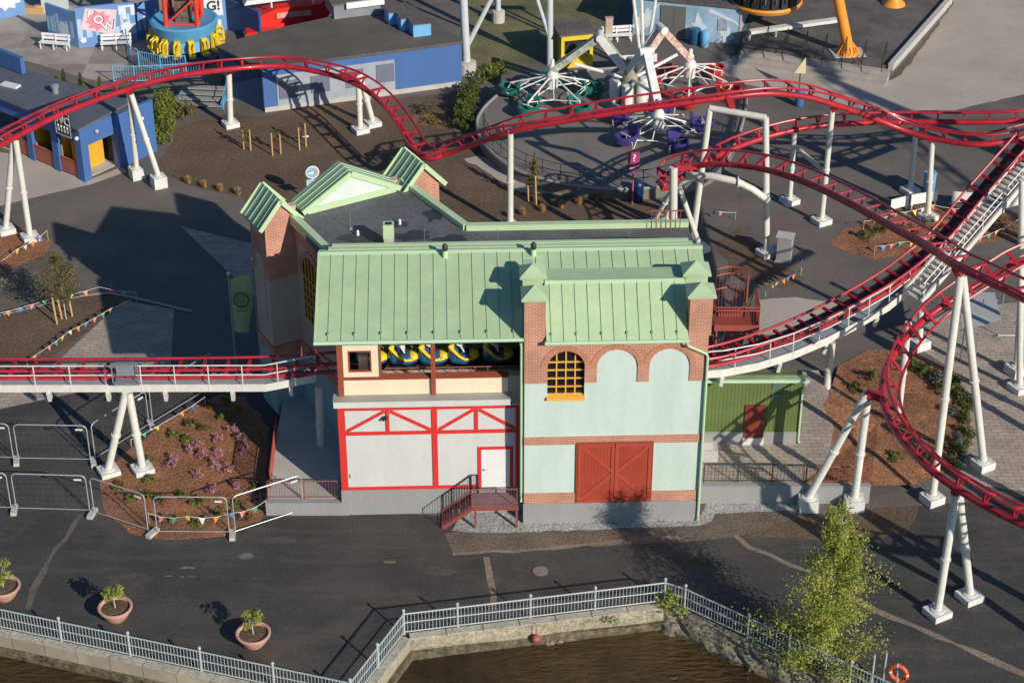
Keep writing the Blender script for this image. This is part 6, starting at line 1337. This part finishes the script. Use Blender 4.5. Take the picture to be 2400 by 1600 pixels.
p = g(80,30); solo('log_bench', MB().obox(p, 1.4, .5, .45, -.1).blob(p+Vector((.3,0,.45)), (.4,.3,.12), 4, .2), WOODS, 'tan timber log seat behind the first comic wall', 'log', p); p = g(128,24); solo('small_hut', MB().obox(p, 1.6, 1.2, 1.9, -.1).obox(p+Vector((0,0,1.903)), 1.8, 1.4, .12, -.1), mat('pale_hut', (.58,.64,.64), .6, .08), 'small white hut behind the comic walls', 'hut', p)
# toilet building
C_ = Vector((-25.45, 104.6, 0)); t = thing('toilet_building', 'blue toilet building with WC sign, yellow entrances and sloping metal roof', 'building', C_, R(51.5))
def tp(n, mb, m, par=None): return part(n, mb, m, par or t, world=False)
tp('wall', MB().box(0,.3,0,.55,0,3.5).box(0,.3,2.2,2.75,0,3.5).box(0,.3,4.6,5.1,0,3.5).box(0,.3,.55,2.2,2.55,3.5).box(0,.3,2.75,4.6,2.55,3.5).box(0,.3,5.1,10,2.55,3.5), BLUE)
tp('end_wall', MB().box(.301,.55,0,.3,0,3.5).box(.55,2.6,0,.3,2.25,3.5).box(2.6,2.75,-.25,.3,0,3.6), BLUE); tp('screen_wall', MB().box(2.76,5.6,-.2,.05,0,3.45), BLUE)
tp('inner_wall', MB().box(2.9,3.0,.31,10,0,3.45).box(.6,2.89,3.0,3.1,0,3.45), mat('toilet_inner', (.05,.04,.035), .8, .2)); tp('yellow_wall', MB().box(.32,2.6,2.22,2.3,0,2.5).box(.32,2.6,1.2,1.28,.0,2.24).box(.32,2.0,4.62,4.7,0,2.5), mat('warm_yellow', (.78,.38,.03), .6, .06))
tp('floor', MB().box(.0,2.9,.3,10,.0,.04), CONCL)
for y0, y1 in ((.6,2.18), (2.78,4.58), (5.12,7.5)): tp('railing', MB().box(.08,.13,y0,y1,.12,1.05).box(.05,.16,y0,y1,1.053,1.12), mat('salmon_railing', (.42,.12,.08), .6, .1))
RMT = stripe_mat('blue_grey_sheet', (.115,.125,.15), (.07,.08,.10), .32, axis_sum=False, frac=.1)
tp('roof', MB().add([(-.25,-.25,3.52),(-.25,12,3.52),(2.9,12,3.68),(4.1,-.1,3.75),(-.25,-.25,3.64),(-.25,12,3.64),(2.9,12,3.80),(4.1,-.1,3.87)], [(0,1,2,3),(7,6,5,4),(0,4,5,1),(1,5,6,2),(2,6,7,3),(3,7,4,0)]), RMT)
tp('raised_parapet', MB().box(2.6,2.9,8.2,14,3.85,4.9), BLUE); tp('raised_wall', MB().box(-.2,3.0,5.6,6.0,3.80,4.5), BLUE) if False else None
s_ = tp('sign', MB().box(-.42,-.34,.2,1.6,2.95,4.5), DARK); tp('sign_border', MB().box(-.435,-.423,.23,.27,2.98,4.47).box(-.435,-.423,1.53,1.57,2.98,4.47).box(-.435,-.423,.27,1.53,4.43,4.47).box(-.435,-.423,.27,1.53,2.98,3.02), WPAINT, s_)
text('lettering', 'WC', .74, WPAINT, s_, (-.43, .9, 3.95), (R(90), 0, R(-90)), .01, bold=True)
for k in range(4):
    m = MB(); y = .5+k*.27; m.lathe([(.05,0),(.06,.05),(.04,.1)], (-.43, y, 3.52), 8); m.box(-.44,-.424,y-.045,y+.045,3.3,3.53); m.box(-.44,-.424,y-.07 if k % 2 else y-.04,y+.07 if k % 2 else y+.04,3.2,3.38)
    tp('pictogram', m, WPAINT, s_)
tp('lamp', MB().blob((-.12,.15,2.9), .13, 1, 0), WPAINT); tp('lamp', MB().blob((1.2,-.12,2.95), .13, 2, 0), mat('lamp_lilac', (.45,.42,.55), .5, .05)); tp('lamp', MB().blob((4.6,-.3,2.6), .11, 3, 0), WPAINT)
for x, y in ((2.2,4.6),): tp('roof_vent', MB().lathe([(.2,3.7),(.2,4.1),(.26,4.12),(.26,4.25),(.1,4.35)], (x,y,0), 12), STG)
tp('skylight', MB().obox((1.2,7.6,3.72), .5, 1.2, .12, .2), WPAINT)
# orange ride at the top right: deck, leg, ring of seats
dk = [(1690,-60),(1706,104),(1850,128),(2045,152),(2178,4),(2190,-60)]; D_ = [g(x, y, .9) for x, y in dk]
mb = MB(); mb.prism([(p.x, p.y) for p in D_], 0, .9); structure('deck', mb, DPLAT)
mb = MB(); a, b = g(1706,106,.9), g(2045,154,.9)
for k in range(3):
    n_ = Vector((b.y-a.y, a.x-b.x, 0)).normalized()*(.45*(k+1)); i_ = Vector((b.y-a.y, a.x-b.x, 0)).normalized()*(.45*k); z = .72-k*.24
    mb.prism([(a+i_)[:2], (b+i_)[:2], (b+n_)[:2], (a+n_)[:2]], 0, z)
solo('deck_steps', mb, mat('step_concrete', (.38,.345,.31), .9, .12), 'pale grey steps along the front of the dark deck at the top right', 'steps', (a.x, a.y, 0))
c_, d_ = g(2046,154,.9), g(2182,0,.9); solo('deck_kerb', MB().bar(c_, d_, .35, .5), CONCL, 'pale concrete kerb along the right side of the dark deck', 'kerb', (c_.x, c_.y, .9))
t = thing('deck_railing', 'row of black handrails on the steps of the dark deck', 'railing', (a.x, a.y, 0)); n_ = Vector((b.y-a.y, a.x-b.x, 0)).normalized()
for k in range(8):
    c = a.lerp(b, .04+k*.132); m = MB(); m.tube([c+n_*.1+Vector((0,0,.8)), c+n_*.1+Vector((0,0,1.75)), c+n_*1.3+Vector((0,0,1.1)), c+n_*1.3+Vector((0,0,.1))], .03, 5); m.tube([c+n_*.1+Vector((0,0,1.35)), c+n_*1.3+Vector((0,0,.7))], .022, 5); part('handrail', m, DARK, t)
p = g(1946,122,.9); t = thing('orange_ride_leg', 'thick orange ride leg with a bell foot standing on the dark deck', 'ride leg', p); tp_ = Vector((p.x-2.1, p.y+.4, 9.0))
part('leg', MB().tube([p+Vector((0,0,.5)), tp_], .36, 16), ORNG, t, True); part('foot', MB().lathe([(.85,0),(.8,.12),(.5,.35),(.38,.7)], p, 18), ORNG, t, True); m = MB()
for k in range(14): u = 2*math.pi*k/14; m.bar(p+Vector((.8*math.cos(u),.8*math.sin(u),.05)), p+Vector((.4*math.cos(u),.4*math.sin(u),.6)), .07, .12)
part('rib', m, ORNG, t); part('base_plate', MB().obox(p-Vector((0,0,-.004)), 2.2, 1.6, .04, .1), CONCL, t)
p = g(2052,10,.9); t = thing('orange_ride_leg', 'bell foot of a second orange leg cut by the top edge', 'ride leg', p); part('foot', MB().lathe([(.85,0),(.8,.12),(.5,.35),(.4,.7)], p, 18), ORNG, t, True); part('leg', MB().tube([p+Vector((0,0,.5)), p+Vector((-1.2,.6,8))], .36, 14), ORNG, t, True)
p = g(1755,58,.9); zr = 1.75; t = thing('seat_ring', 'orange ring carrying dark seats of the swinging ride at the top edge', 'ride ring', p+Vector((0,0,zr)))
part('ring', MB().lathe([(2.0,0),(2.35,-.15),(2.5,.1),(2.4,.25),(2.0,.2)], p+Vector((0,0,zr)), 36), ORNG, t, True)
for k in range(22):
    u = 2*math.pi*k/22; c = p+Vector((2.2*math.cos(u), 2.2*math.sin(u), zr+.25)); m = MB(); m.obox(c, .42, .5, 1.15, u); m.tube([c+Vector((.15*math.cos(u),.15*math.sin(u),.9)), c+Vector((.4*math.cos(u),.4*math.sin(u),.5))], .05, 5); part('seat', m, DARK, t)
a = g(1722,74,1.5); b = g(1922,46,1.5); solo('loading_gate', MB().bar(a, b, .5, .22).tube([Vector((a.x,a.y,.9)), a], .1, 8).tube([a.lerp(b,.3)-Vector((0,0,.6)), a.lerp(b,.3)], .09, 8), FOOT, 'long white beam on short posts beside the orange seat ring', 'beam', a)
p = g(1835,205); t = thing('park_sign', 'small pale yellow triangular sign on a pole behind the airtime crest', 'sign', p); zs = zat(p.y, 156); part('post', MB().tube([p, Vector((p.x,p.y,zs))], .04, 6), DARK, t); part('panel', MB().xz([(p.x-.4,zs-.35),(p.x+.35,zs-.4),(p.x+.28,zs+.75)], p.y-.06, p.y-.02), mat('pale_yellow_sign', (.72,.58,.36), .6, .05), t)
bfence([(1690,128),(1760,140),(1850,150)], 'dark queue barrier in front of the deck steps', DARK, 1.0, .8)
